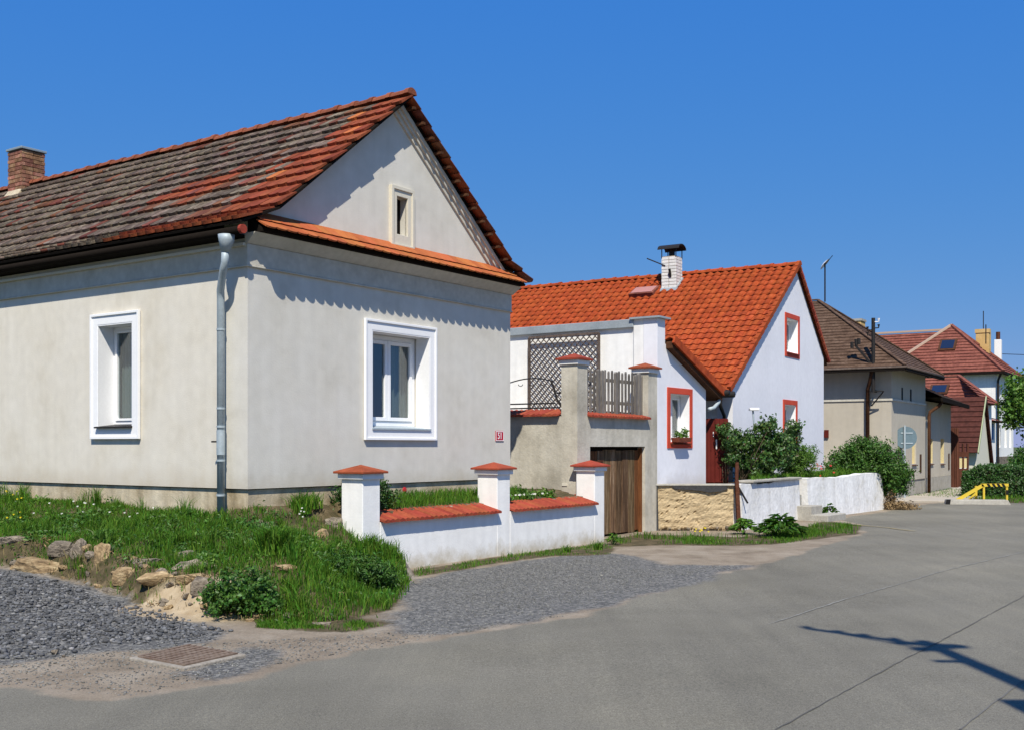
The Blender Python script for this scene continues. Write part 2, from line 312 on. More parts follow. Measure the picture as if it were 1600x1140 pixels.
def H(x, y, inner=True):
    x = np.asarray(x, float); y = np.asarray(y, float)
    base = .028 * wob(x, y, .6) * ss((y - 4) / 8) * .5
    left = ss((-x - 2.4) / 3.2) * ss((y - 7.5) / 4)
    base = base + .24 * left
    ins = pip(x, y, BANK); d = dseg(x, y, FOOT, False)
    d = np.where(ins, d, 0)
    steep = ss((-x - 2.2) / .8)
    w1 = .26 * steep + 1.5 * (1 - steep)
    h = base + (.30 * steep + .34 * (1 - steep)) * ss((d + .06 * wob(x, y, 3, 3) * ss(d / .2)) / w1) + (.86 - .24 * left - .32 - .02 * (1 - steep)) * ss(d / 2.9)
    h = h + .05 * wob(x, y, 2.2, 5) * ss(d / .5) * (1 - ss((d - 2) / 1.0))
    dx = x - F1.o[0]; dy = y - F1.o[1]
    u = dx * F1.t[0] + dy * F1.t[1]; v = dx * F1.n[0] + dy * F1.n[1]
    h = h + .05 * wob(x, y, 6, 1) * ss(d / .1) * (1 - ss((d - .5) / .5)) * (.3 + .7 * steep)
    fr_ = .87 * np.exp(-np.clip(-v, 0, 9) ** 1.2) * ss((u + .6) / .7) * (1 - ss((u - 1.25) / .8))
    h = np.where(ins & (v < .3), np.maximum(h, fr_ + .015 * wob(x, y, 5, 2)), h)
    if not inner: return h
    gz = (u > 1.42) & (v > -.7) & (u < 7) & ins
    h = np.where(gz, .76 + .12 * ss((v + .6) / .6) + .01 * wob(x, y, 2), h)
    # verge next to the door and stone wall
    return h
def ray_hit(px, py):
    """point of the ground that is seen at a pixel"""
    ys = np.arange(5, 45, .02); xs = (px - CX) / FPX * ys; zs = EYE - (py - YH) / FPX * ys
    hh = H(xs, ys, not (560 < px < 960 and py > 840)); k = np.argmax(zs <= hh); return Vector((xs[k], ys[k], hh[k]))

ASPH_L = [(-400,1062),(0,1072),(120,1094),(200,1092),(330,1066),(420,1048),(520,1030),(640,1006),(760,987),(900,962),(1030,925),(1090,903),(1160,890),(1240,868),(1300,848),(1352,833),(1340,819),(1312,810),(1385,798),(1440,788)]
ASPH = [g0(*p) for p in ASPH_L] + [(14, 33.5), (40, 33.5), (40, -6), (-30, -6), (-30, 6.5)]
GRAV1 = [(-14, 13.6), (-9, 13.0), (-5.75, 12.25), (-4.3, 11.25), (-3.4, 10.5), (-2.75, 10.0), (-2.4, 9.6), g0(330, 1003), g0(180, 1012), g0(0, 1022, .1), (-7.5, 8.9), (-14, 10.5)]
GRAV2 = [g0(*p) for p in [(600,1000),(612,960),(640,905),(760,884),(940,862),(1000,868),(1040,884),(1120,882),(1180,882),(1110,905),(1020,928),(900,955),(760,980)]]
GRAV3 = [g0(*p) for p in [(380,1010),(440,1015),(400,1048),(330,1062),(250,1050),(300,1046)]]
STRIP = [g0(*p) for p in [(640,893),(760,872),(945,846),(960,852),(955,866),(860,868),(760,884),(650,902)]]
VERGE = [g0(*p) for p in [(950,842),(1005,834),(1090,836),(1150,838),(1260,824),(1290,812),(1345,820),(1340,832),(1230,848),(1150,852),(1060,850),(960,852)]]
BANKLOW = [g0(*p) for p in [(400,965),(600,962),(615,972),(560,985),(480,984),(400,978)]]
FARG = [(14.2, 31.2), (24, 32.5), (24, 40), (15, 40), (12.6, 35)]
nx, ny = 300, 300
gx = np.linspace(-15, 21, nx + 1); gy = np.concatenate([np.linspace(0, 5, 15, endpoint=False), np.linspace(5, 22, 220, endpoint=False), np.linspace(22, 40, ny + 1 - 235)])
GX, GY = np.meshgrid(gx, gy); GZ = H(GX, GY)
def mask(poly, w, k=0, amp=.12): return ss(.5 + (sdf(GX, GY, poly) + amp * wob(GX, GY, 2.5, k)) / w)
m_as = mask(ASPH, .35, 0, .16)
m_gr = np.maximum.reduce([mask(GRAV1, .5, 2, .2), mask(GRAV2, .6, 4, .2), .8 * mask(GRAV3, .4, 5)])
m_gs = np.maximum.reduce([mask(BANK, .3, 3, .1), .9 * mask(STRIP, .3, 6), mask(VERGE, .3, 7), .8 * mask(BANKLOW, .3, 8), mask(FARG, .3)])
sx, sy = -3.05, 10.45
m_sd = ss(1.4 - np.hypot((GX - sx) / .75, (GY - sy) / .5)) * ss(1.3 - GZ / .42)
def ground_mat():
    m = bpy.data.materials.new('street_ground'); m.use_nodes = True; t = m.node_tree; N = t.nodes; L = t.links; p = N['Principled BSDF']
    p.inputs['Roughness'].default_value = .9; p.inputs['Specular IOR Level'].default_value = .2
    tc = N.new('ShaderNodeTexCoord')
    def noise(s, d=6, r=.6, st=None):
        n = N.new('ShaderNodeTexNoise'); n.inputs['Scale'].default_value = s; n.inputs['Detail'].default_value = d; n.inputs['Roughness'].default_value = r
        if st:
            mp = N.new('ShaderNodeMapping'); mp.inputs['Scale'].default_value = st[0]; mp.inputs['Rotation'].default_value = (0, 0, st[1]); L.new(tc.outputs['Object'], mp.inputs[0]); L.new(mp.outputs[0], n.inputs[0])
        else: L.new(tc.outputs['Object'], n.inputs[0])
        return n.outputs[0]
    def ramp(i, c):
        r = N.new('ShaderNodeValToRGB'); e = r.color_ramp.elements
        while len(e) < len(c): e.new(.5)
        for k, (a, q) in enumerate(c): e[k].position = a; e[k].color = (*q, 1)
        L.new(i, r.inputs[0]); return r.outputs[0]
    def mix(f, a, b, mode='MIX'):
        x = N.new('ShaderNodeMix'); x.data_type = 'RGBA'; x.blend_type = mode
        if isinstance(f, float): x.inputs[0].default_value = f
        else: L.new(f, x.inputs[0])
        L.new(a, x.inputs[6]); L.new(b, x.inputs[7]); return x.outputs[2]
    def att(nm):
        a = N.new('ShaderNodeAttribute'); a.attribute_name = nm; return a.outputs['Fac']
    def rough_mask(nm, k, n):
        f = att(nm); s = N.new('ShaderNodeMath'); s.operation = 'MULTIPLY_ADD'; L.new(n, s.inputs[0]); s.inputs[1].default_value = k; s.inputs[2].default_value = -k / 2
        a = N.new('ShaderNodeMath'); a.operation = 'ADD'; L.new(f, a.inputs[0]); L.new(s.outputs[0], a.inputs[1])
        r = N.new('ShaderNodeMapRange'); r.inputs[1].default_value = .3; r.inputs[2].default_value = .7; r.interpolation_type = 'SMOOTHSTEP'; L.new(a.outputs[0], r.inputs[0]); return r.outputs[0]
    asph = ramp(noise(.5, 4), [(.3, (.160,.149,.118)), (.62, (.196,.183,.147))])
    streak = ramp(noise(1.0, 5, .6, ((4.5, .22, 1), R(-36))), [(.35, (.93,.93,.93)), (.65, (1.04,1.04,1.03))])
    asph = mix(1.0, asph, streak, 'MULTIPLY')
    spk = ramp(noise(95, 3, .7), [(.3, (.55,.55,.55)), (.5, (1,1,1)), (.70, (1.45,1.45,1.4))]); asph = mix(1.0, asph, spk, 'MULTIPLY'); sp2 = ramp(noise(30, 5, .75), [(.32, (.82,.82,.82)), (.5, (1,1,1)), (.7, (1.18,1.18,1.16))]); asph = mix(1.0, asph, sp2, 'MULTIPLY')
    dirt = ramp(noise(1.6, 8, .7), [(.3, (.17,.135,.095)), (.5, (.27,.22,.16)), (.7, (.36,.31,.24))])
    dsp = ramp(noise(60, 4, .7), [(.3, (.7,.7,.7)), (.7, (1.2,1.2,1.2))]); dirt = mix(1.0, dirt, dsp, 'MULTIPLY')
    vo = N.new('ShaderNodeTexVoronoi'); vo.inputs['Scale'].default_value = 38; L.new(tc.outputs['Object'], vo.inputs[0])
    hv = N.new('ShaderNodeSeparateColor'); L.new(vo.outputs['Color'], hv.inputs[0])
    grav = ramp(hv.outputs[0], [(0, (.07,.07,.068)), (.6, (.135,.133,.125)), (1, (.25,.24,.215))])
    soil = ramp(noise(5, 8, .7), [(.3, (.03,.035,.013)), (.5, (.085,.066,.034)), (.72, (.20,.15,.085))])
    sand = ramp(noise(4, 8, .6), [(.3, (.30,.22,.13)), (.7, (.50,.41,.28))])
    n5 = noise(7, 7, .7); n6 = noise(26, 6, .7)
    big = ramp(noise(.22, 5, .65), [(.36, (.84,.84,.84)), (.5, (1,1,1)), (.64, (1.12,1.11,1.08))]); asph = mix(1.0, asph, big, 'MULTIPLY')
    n7 = noise(14, 8, .75); c = mix(rough_mask('m_as', .85, n7), dirt, asph)
    c = mix(rough_mask('m_gr', 1.0, n6), c, grav)
    c = mix(rough_mask('m_gs', .9, n5), c, soil)
    c = mix(rough_mask('m_sd', .8, n5), c, sand)
    L.new(c, p.inputs['Base Color'])
    b = N.new('ShaderNodeBump'); b.inputs['Strength'].default_value = .7; b.inputs['Distance'].default_value = .015
    L.new(noise(80, 6, .75), b.inputs['Height']); L.new(b.outputs[0], p.inputs['Normal'])
    return m
GM = ground_mat()
vid = np.arange((nx + 1) * len(gy)).reshape(len(gy), nx + 1)
quads = np.stack([vid[:-1, :-1], vid[:-1, 1:], vid[1:, 1:], vid[1:, :-1]], -1).reshape(-1, 4)
VV = np.stack([GX, GY, GZ], -1).reshape(-1, 3)
att = {'m_as': m_as, 'm_gr': m_gr, 'm_gs': m_gs, 'm_sd': m_sd}
cen = {k: a.reshape(-1)[quads].mean(1) for k, a in att.items()}
cls = np.where(cen['m_gs'] > .5, 3, np.where(cen['m_gr'] > .5, 2, np.where(cen['m_as'] > .5, 0, 1)))
for k, nm in enumerate(['road', 'dirt_verge', 'gravel_ground', 'grass_bank']):
    q = quads[cls == k]; used, inv = np.unique(q, return_inverse=True)
    o = np_mesh(nm, VV[used], inv.reshape(-1, 4), GM, smooth=True); o['kind'] = 'structure'
    for an, a in att.items():
        at = o.data.attributes.new(an, 'FLOAT', 'POINT'); at.data.foreach_set('value', a.reshape(-1)[used].astype(np.float32))
FG = M('far_ground_soil', [(0,(.06,.09,.03)),(1,(.13,.13,.07))], scale=.3, fine=.2)
o = MB().add([(-3000,-3000,-.06),(3000,-3000,-.06),(3000,3000,-.06),(-3000,3000,-.06)], [(0,1,2,3)]).build('ground', FG); o['kind'] = 'structure'

# ------------------------------------------------------------------ generic builders
def mfront(off=0.0): return lambda a, z, d: (a, off + d, z)          # street front: a = u
def mleft(off=0.0): return lambda a, z, d: (off + d, a, z)           # side wall: a = v
def fbox(mb, f, a0, a1, z0, z1, d0, d1): return mb.box(f(a0, z0, d0), f(a1, z1, d1))
def rect(a0, a1, z0, z1): return [(a0, z0), (a1, z0), (a1, z1), (a0, z1)]

def window(parent, f, a0, a1, z0, z1, rec=.2, fw=.06, mull=1, mat=None, sill=None, curtain=True, glass=None, transom=None, label=None, sill_out=.05):
    mat = mat or mt['white']
    m = MB().plate(rect(a0, a1, z0, z1), [rect(a0 + fw, a1 - fw, z0 + fw, z1 - fw)], lambda a, z, d: f(a, z, rec + d), .06)
    w = m.build('window', mat, parent, bevel=.004)
    if label: w['label'] = label
    n = mull + 1; iw = (a1 - a0 - 2 * fw)
    for i in range(n):
        b0 = a0 + fw + iw * i / n + .004; b1 = a0 + fw + iw * (i + 1) / n - .004; cw = fw * .8
        MB().plate(rect(b0, b1, z0 + fw + .004, z1 - fw - .004), [rect(b0 + cw, b1 - cw, z0 + fw + cw, z1 - fw - cw)], lambda a, z, d: f(a, z, rec - .015 + d), .05).build('casement', mat, w, bevel=.003)
        fbox(MB(), f, b0 + cw - .004, b1 - cw + .004, z0 + fw + cw - .004, z1 - fw - cw + .004, rec + .012, rec + .018).build('pane', glass or GLASS, w)
    if curtain:
        mm = MB(); k = 24; vs = []; fs = []
        for i in range(k + 1):
            a = a0 + fw + iw * i / k; dd = rec + .10 + .022 * math.sin(i * 2.1) + .01 * math.sin(i * 4.7)
            vs += [f(a, z0 + .02, dd), f(a, z1 - .02, dd)]
        gap = range(0, int(k * .66))
        for i in range(k):
            if i in gap: continue
            fs.append((2*i, 2*i+2, 2*i+3, 2*i+1))
        mm.add(vs, fs).build('curtain', mt['curtain'], w, smooth=True)
    if sill:
        mm = MB(); o_ = sill_out
        p = [f(a0 - .02, z0 + .0, rec), f(a1 + .02, z0 + .0, rec), f(a1 + .02, z0 - .035, -o_), f(a0 - .02, z0 - .035, -o_)]
        q = [(x, y, z - .02) for x, y, z in p]
        mm.hexa(q + p).build('sill', sill, w)
    return w

def stuff_tiles(template, mats):
    """instances baked in one mesh: template (V,F quads/tris) + list of matrices"""
    pass

def bake(name, tmplV, tmplF, mats4, mat, parent, mi=None, kind='stuff'):
    TV = np.asarray(tmplV, float); TV4 = np.c_[TV, np.ones(len(TV))]; A = np.asarray(mats4, float)
    V = np.einsum('nij,kj->nki', A, TV4)[:, :, :3]; n, k = V.shape[:2]
    F3 = []
    for f in tmplF:
        for i in range(1, len(f) - 1): F3.append((f[0], f[i], f[i + 1]))
    F3 = np.asarray(F3); F = (F3[None] + (np.arange(n) * k)[:, None, None]).reshape(-1, 3)
    mm = None if mi is None else np.repeat(mi, len(F3))
    return np_mesh(name, V.reshape(-1, 3), F, mat, parent, kind=kind, mi=mm)

def tmpl_beaver(w=.176, L=.34, th=.042, lift=.06, arc=.05):
    n = 6; vs = []; top = []; bot = []
    for i in range(n + 1):
        a = -1 + 2 * i / n; x = a * w / 2; y = arc * (1 - math.sqrt(max(0, 1 - (a * .93) ** 2)))
        top.append((x, y, lift)); bot.append((x, y, lift - th))
    vs = top + bot + [(w/2, L, .012), (-w/2, L, .012), (w/2, L, -.004), (-w/2, L, -.004)]
    m = n + 1; a, b, c, d = 2*m, 2*m+1, 2*m+2, 2*m+3
    fs = [tuple(range(m)) + (a, b), tuple(range(2*m-1, m-1, -1)) + (d, c)]
    for i in range(n): fs.append((i + 1, i, m + i, m + i + 1))
    fs += [(m - 1, 2*m - 1, c, a), (0, b, d, m)]
    return vs, fs
def tmpl_pan(w=.27, L=.38, lift=.03, h=.042):
    n = 8; vs = []
    def zz(i):
        t = i / n
        return h * (math.cos(2 * math.pi * (t - .28)) * .5 + .5)
    for y, z0 in ((0, lift), (L, .0)):
        for i in range(n + 1):
            vs.append((-w/2 + w * i / n, y - (.02 * math.cos(2*math.pi*(i/n - .28)) if y == 0 else 0), z0 + zz(i)))
    for i in range(n + 1): vs.append((vs[i][0], vs[i][1] + .004, vs[i][2] - .03))
    m = n + 1; fs = []
    for i in range(n): fs.append((i, i + 1, m + i + 1, m + i)); fs.append((i + 1, i, 2*m + i, 2*m + i + 1))
    fs.append((0, m, 2*m)); fs.append((n, 2*m + n, m + n))
    return vs, fs

def tmesh(name, tv, tf, mat):
    me = bpy.data.meshes.new(name); me.from_pydata(tv, [], tf); me.materials.append(mat)
    bm = bmesh.new(); bm.from_mesh(me); bmesh.ops.recalc_face_normals(bm, faces=bm.faces); bm.to_mesh(me); bm.free(); return me

def tile_field(parent, root, name, tmpl, matlist, O, A, Sv, rows, cols, pa, ps, cls_fn, nparts=300, stuffname=None, jit=.006, off=0, skip=None, key=None, yaw=.8):
    """tiles laid on a slope; the nearest nparts are objects of their own"""
    tv, tf = tmpl; A = Vector(A).normalized(); Sv = Vector(Sv).normalized(); Nn = A.cross(Sv).normalized(); O = Vector(O)
    if Nn.z < 0: Nn = -Nn
    items = []; mw = Matrix.Translation(root.location) @ root.rotation_euler.to_matrix().to_4x4()
    for r in range(rows):
        for c in range(cols):
            if skip and skip(r, c): continue
            p = O + A * ((c + .5 + (off * (r % 2))) * pa) + Sv * (r * ps)
            p = p + A * rnd.uniform(-jit, jit) + Sv * rnd.uniform(-jit, jit) * 1.6 + Nn * rnd.uniform(0, jit * .9)
            B = Matrix((A, Sv, Nn)).transposed().to_4x4(); J = Matrix.Rotation(R(rnd.uniform(-yaw, yaw)), 4, 'Z') @ Matrix.Rotation(R(rnd.uniform(-.7, .7)), 4, 'Y')
            mtx = Matrix.Translation(p) @ B @ J
            k = cls_fn(r, c); wp = mw @ p; dist = key(r, c, wp) if key else (wp - cam.location).length
            items.append((dist, mtx, k))
    items.sort(key=lambda t: t[0]); meshes = [tmesh(name, tv, tf, m) for m in matlist]
    for d, mtx, k in items[:nparts]:
        o = bpy.data.objects.new(name, meshes[k]); COL.objects.link(o); o.parent = parent; o.matrix_local = mtx
    rest = items[nparts:]
    if rest: bake(stuffname or name, tv, tf, [np.array(m) for _, m, _ in rest], matlist, parent, mi=[k for _, _, k in rest])

def stepped(mb, bl, br, tr, tl, rows, lift=.03, th=.03):
    """roof facet as overlapping rows of tiles"""
    bl, br, tr, tl = map(Vector, (bl, br, tr, tl)); n = (br - bl).cross(tl - bl)
    if n.length < 1e-6: n = (br - bl).cross(tr - bl)
    n.normalize(); n = n if n.z > 0 else -n
    for i in range(rows):
        t0, t1 = i / rows, (i + 1) / rows
        a, b = bl.lerp(tl, t0), br.lerp(tr, t0); c, d = br.lerp(tr, t1), bl.lerp(tl, t1)
        mb.add([a + n*lift, b + n*lift, c + n*.002, d + n*.002, a - n*.01, b - n*.01], [(0,1,2,3), (0,4,5,1)])
    return mb

def ridge_tiles(parent, p, q, n, mat, r=.1, name='ridge_tile'):
    p = Vector(p); q = Vector(q); d = (q - p) / n; L = d.length; dd = d.normalized()
    a = dd.cross(Vector((0, 0, 1))).normalized(); up = a.cross(dd).normalized()
    vs = []; fs = []; k = 6
    for s_, rr in ((-.03, r * 1.16), (.05, r * 1.16), (.06, r), (L + .0, r * .93)):
        for j in range(k + 1):
            t = math.pi * j / k; vs.append((math.cos(t) * rr, s_, math.sin(t) * rr * .9))
    for s_ in range(3):
        for j in range(k): b = s_ * (k + 1) + j; fs.append((b, b + 1, b + k + 2, b + k + 1))
    fs.append(tuple(range(k + 1)))
    me = tmesh(name, vs, fs, mat); B = Matrix((a, dd, up)).transposed().to_4x4()
    for i in range(n):
        o = bpy.data.objects.new(name, me); COL.objects.link(o); o.parent = parent
        o.matrix_local = Matrix.Translation(p + d * i + up * rnd.uniform(-.008, .008)) @ B @ Matrix.Rotation(R(rnd.uniform(-1.5, 1.5)), 4, 'Z')

# foliage ----------------------------------------------------------
def leaves(centres, size, nrm=None, aspect=.55, sv=.35):
    """diamond leaves at centres (n,3)"""
    n = len(centres); C = np.asarray(centres)
    d = rng.normal(size=(n, 3))
    if nrm is not None: d = d * .75 + nrm * .9
    d /= np.linalg.norm(d, axis=1)[:, None] + 1e-9
    e = rng.normal(size=(n, 3)); e -= (e * d).sum(1)[:, None] * d; e /= np.linalg.norm(e, axis=1)[:, None] + 1e-9
    f = np.cross(d, e); s = size * rng.uniform(1 - sv, 1 + sv, n)[:, None]
    a = C - e * s * .5; b = C + f * s * aspect * .5 + d * s * .1; c = C + e * s * .5 - d * s * .08; g = C - f * s * aspect * .5 + d * s * .1
    V = np.stack([a, b, c, g], 1).reshape(-1, 3); i = np.arange(n)[:, None] * 4
    F = np.concatenate([i + [0, 1, 2], i + [0, 2, 3]], 0)
    return V, F
def cloud(blobs, n, clump=.12, cn=26, bias=.45):
    """points through ellipsoids, gathered in clumps"""
    vol = np.array([b[1][0] * b[1][1] * b[1][2] for b in blobs]) ** .8; vol /= vol.sum(); P = []; Nr = []
    nc = max(4, n // cn)
    ch = rng.choice(len(blobs), nc, p=vol); dirs = rng.normal(size=(nc, 3)); dirs /= np.linalg.norm(dirs, axis=1)[:, None]
    rad = rng.uniform(0, 1, nc) ** bias * rng.uniform(.88, 1.08, nc)
    cc = np.array([blobs[i][0] for i in ch]); rr = np.array([blobs[i][1] for i in ch]); ctr = cc + dirs * rad[:, None] * rr
    k = rng.integers(0, nc, n); off = rng.normal(size=(n, 3)) * clump * .5
    P = ctr[k] + off; Nr = dirs[k] + off / clump + np.array([0, 0, .4]); Nr /= np.linalg.norm(Nr, axis=1)[:, None]
    return P, Nr
def stems(mb, base, blobs, n=7, r=.012):
    for i in range(n):
        b = blobs[rnd.randrange(len(blobs))]; tip = Vector(b[0]) + Vector((rnd.uniform(-.6,.6)*b[1][0], rnd.uniform(-.6,.6)*b[1][1], rnd.uniform(-.2,.7)*b[1][2]))
        bs = Vector(base) + Vector((rnd.uniform(-.06,.06), rnd.uniform(-.06,.06), 0)); mid = bs.lerp(tip, .5) + Vector((rnd.uniform(-.05,.05), rnd.uniform(-.05,.05), .06))
        mb.tube([bs, mid, tip], [r, r * .7, r * .3], 5)
    return mb
def shrub(name, base, blobs, n, size, mat, label, cat='bush', clump=.12, group=None, aspect=.55, nst=8, sr=.012, zmin=None, bias=.45):
    base = Vector(base); r = empty(name, base, label, cat, group)
    bl = [((Vector(c)), Vector(rr)) for c, rr in blobs]
    P, Nr = cloud(bl, n, clump, bias=bias); 
    if zmin is not None: k = P[:, 2] > zmin; P = P[k]; Nr = Nr[k]
    V, F = leaves(P, size, Nr, aspect); np_mesh('foliage', V, F, mat, r, kind='stuff')
    stems(MB(), (0, 0, 0), bl, nst, sr).build('stem', mt['bark'], r, smooth=True)
    return r

def blades(P, h, w, bend=.5, mat=None):
    """grass blades at P (n,3): 3 triangles each"""
    n = len(P); P = np.asarray(P); h = np.broadcast_to(h, n) * rng.uniform(.55, 1.25, n); a = rng.uniform(0, 2 * np.pi, n)
    t = np.stack([np.cos(a), np.sin(a), 0 * a], 1); b = rng.uniform(0, 2 * np.pi, n); d = np.stack([np.cos(b), np.sin(b), 0 * b], 1) * (h * bend * rng.uniform(.1, 1, n))[:, None]
    z = np.array([0, 0, 1.]); w = np.broadcast_to(w, n)[:, None]
    p0 = P - t * w / 2; p1 = P + t * w / 2; m = P + d * .3 + z * (h * .6)[:, None]; p2 = m - t * w * .4; p3 = m + t * w * .4
    p4 = P + d + z * (h * (1 - .25 * bend))[:, None]
    V = np.stack([p0, p1, p2, p3, p4], 1).reshape(-1, 3); i = np.arange(n)[:, None] * 5
    return V, np.concatenate([i + [0, 1, 3], i + [0, 3, 2], i + [2, 3, 4]], 0)
def scatter(poly, n, dens=None):
    pts = np.array(poly); lo = pts.min(0); hi = pts.max(0); x = rng.uniform(lo[0], hi[0], n * 3); y = rng.uniform(lo[1], hi[1], n * 3)
    k = pip(x, y, poly)
    if dens is not None: k &= rng.uniform(0, 1, len(x)) < dens(x, y)
    return x[k][:n], y[k][:n]

# ================================================================== HOUSE 51
h1 = F1.root('village_house', 'large grey plaster house with lichen spotted tile roof and number 51 by its corner', 'house')
WU = 5.5; ZP = 1.09; ZF = 3.775; ZE = 4.2; UA = 2.75; ZA = 6.46; DEEP = 14
fr = mfront(0); lf = mleft(0)
slope = (ZA - ZE) / UA
wa0, wa1 = F1.u(579.3), F1.u(669.5); wz0, wz1 = 1.84, 3.18
aa0, aa1 = F1.u(617.6), F1.u(634.5); az0 = F1.z(aa0, 0, 366); az1 = F1.z(aa0, 0, 307)
MB().plate([(0, ZP), (WU, ZP), (WU, 4.3), (WU - .3, 4.44), (UA, 6.41), (.3, 4.44), (0, 4.3)], [rect(wa0, wa1, wz0, wz1), rect(aa0, aa1, az0, az1)], fr, .42).build('front_wall', mt['plaster_gable'], h1)
lv1, lv0 = F1.v(155), F1.v(209.3); lz0, lz1 = F1.z(0, lv1, 668), F1.z(0, lv1, 509)
MB().plate(rect(.422, DEEP, ZP, ZE), [rect(lv0, lv1, lz0, lz1)], mleft(.002), .42).build('side_wall', mt['plaster'], h1)
m = MB(); m.box((WU - .3, .422, 0), (WU, DEEP, ZE)); m.build('rear_wall', mt['plaster'], h1)
# plinth, set back under the render
m = MB(); m.box((.035, .035, -.1), (WU - .02, .4, ZP - .012)); m.box((.035, .402, -.1), (.4, DEEP, ZP - .012)); m.build('plinth', mt['plinth'], h1)
m = MB(); m.box((.06, .06, ZP - .03), (WU - .05, .39, ZP + .01)); m.box((.06, .4, ZP - .03), (.38, DEEP, ZP + .01)); m.build('plinth_joint', mt['under'], h1)
# frieze band and cornice (front and side)
for nm, z0, z1, d, mm in (('frieze', ZF, 4.03, .025, mt['trim']), ('frieze_fillet', ZF - .022, ZF - .002, .038, mt['trim'])):
    m = MB(); m.box((-d, -d, z0), (WU + d * .3, -.001, z1)); m.box((-d, .0, z0), (.001, DEEP, z1)); m.build(nm, mm, h1, bevel=.005)
MB().hexa([(-.04,-.04,4.032),(WU+.02,-.04,4.032),(WU+.02,-.001,4.032),(-.04,-.001,4.032),(-.05,-.19,4.15),(WU+.05,-.19,4.15),(WU+.05,-.001,4.15),(-.05,-.001,4.15)]).build('cornice', mt['trim'], h1)
MB().box((-.075, .0, 4.0), (.001, DEEP, 4.035)).build('cornice', mt['cream_trim'], h1)
# window surrounds
def surround(f, a0, a1, z0, z1, b, d, mat, lip=True):
    s = MB().plate(rect(a0 - b, a1 + b, z0 - b, z1 + b), [rect(a0, a1, z0, z1)], lambda a, z, q: f(a, z, -d + q), d + .03).build('window_surround', mat, h1, bevel=.006)
    if lip:
        MB().plate(rect(a0 - b - .02, a1 + b + .02, z0 - b - .02, z1 + b + .02), [rect(a0 - b + .015, a1 + b - .015, z0 - b + .015, z1 + b - .015)], lambda a, z, q: f(a, z, -d - .018 + q), .04).build('surround_edge', mat, s, bevel=.004)
    # painted reveal lining
    m = MB(); e = .012; m.plate(rect(a0 - .001, a1 + .001, z0 - .001, z1 + .001), [rect(a0 + e, a1 - e, z0 + e, z1 - e)], lambda a, z, q: f(a, z, -d + .004 + q), .25); m.build('reveal', mat, s)
    return s
surround(fr, wa0, wa1, wz0, wz1, .13, .03, mt['white'])
window(h1, fr, wa0 + .013, wa1 - .013, wz0 + .05, wz1 - .013, rec=.25, fw=.07, mull=1, sill=mt['zinc'])
surround(lf, lv0, lv1, lz0, lz1, .13, .03, mt['white'])
window(h1, lf, lv0 + .013, lv1 - .013, lz0 + .05, lz1 - .013, rec=.22, fw=.045, mull=0, sill=mt['dark_metal'], sill_out=.08)
s = MB().plate(rect(aa0 - .11, aa1 + .11, az0 - .17, az1 + .12), [rect(aa0, aa1, az0, az1)], lambda a, z, q: fr(a, z, -.035 + q), .06).build('attic_surround', mt['cream_trim'], h1, bevel=.006)
MB().plate(rect(aa0 - .13, aa1 + .13, az0 - .19, az1 + .14), [rect(aa0 - .08, aa1 + .08, az0 - .14, az1 + .09)], lambda a, z, q: fr(a, z, -.055 + q), .06).build('surround_edge', mt['cream_trim'], s, bevel=.004)
MB().box((aa0 - .005, .11, az0 - .005), (aa1 + .005, .14, az1 + .005)).build('attic_dark_sheet', mt['under'], h1)  # near-black sheet painted as the unlit attic behind the opening
# rake mouldings
for sgn, ue in ((1, WU),):
    for (o1, o2, d) in ((.02, .08, .09), (.08, .13, .06), (.13, .19, .03)):
        m = MB()
        def pt(t, o, dd):   # along the rake, o below the roof line
            u = WU - .2 + (UA - WU + .2) * t; z = 4.36 + (6.41 - 4.36) * t
            nx_, nz_ = (.804, 1); q = math.hypot(1, .804); return (u - nx_ / q * o, -dd, z - nz_ / q * o)
        t0 = .0
        m.hexa([pt(t0, o2, d), pt(1, o2, d), pt(1, o2, -.001), pt(t0, o2, -.001), pt(t0, o1, d), pt(1, o1, d), pt(1, o1, -.001), pt(t0, o1, -.001)]).build('rake_moulding', mt['trim'], h1)
# roof
roof = empty('roof', (0, 0, 0), None, None); roof.parent = h1
OV, VG = .32, .25
RE, RK, RA = Vector((-.32, 0, 4.235)), Vector((.3, 0, 4.50)), Vector((UA, 0, 6.47))   # eave, kick, ridge
def sidep(side, p, v, up=0, ref=None):
    d = (ref if ref is not None else (RA - RK)).normalized(); q = Vector((p.x - d.z * up, v, p.z + d.x * up))
    return q if side < 0 else Vector((WU - q.x, v, q.z))
SLEN = (RA - RK).length; KLEN = (RK - RE).length
for side in (-1, 1):
    for p, q in ((RE, RK), (RK, RA)):
        v_s = -VG + (.03 if side < 0 else .17); d = q - p; c = [sidep(side, x, v, up, d) for up in (-.03, 0) for x, v in ((p, v_s), (q, v_s), (q, DEEP), (p, DEEP))]
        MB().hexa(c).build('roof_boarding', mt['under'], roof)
    if side > 0:
        for i in range(12):     # batten ends under the right verge
            p = sidep(1, RK.lerp(RA, (i + .4) / 12), -VG + .02, -.045); MB().bar(p, p + Vector((0, .5, 0)), .05, .035).build('batten', mt['wood_eave'], roof)
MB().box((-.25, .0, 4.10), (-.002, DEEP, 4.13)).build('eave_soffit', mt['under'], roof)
rows = 11; ps = SLEN / rows; pk = KLEN / 2; pa = .178; cols = int(13.6 / pa)
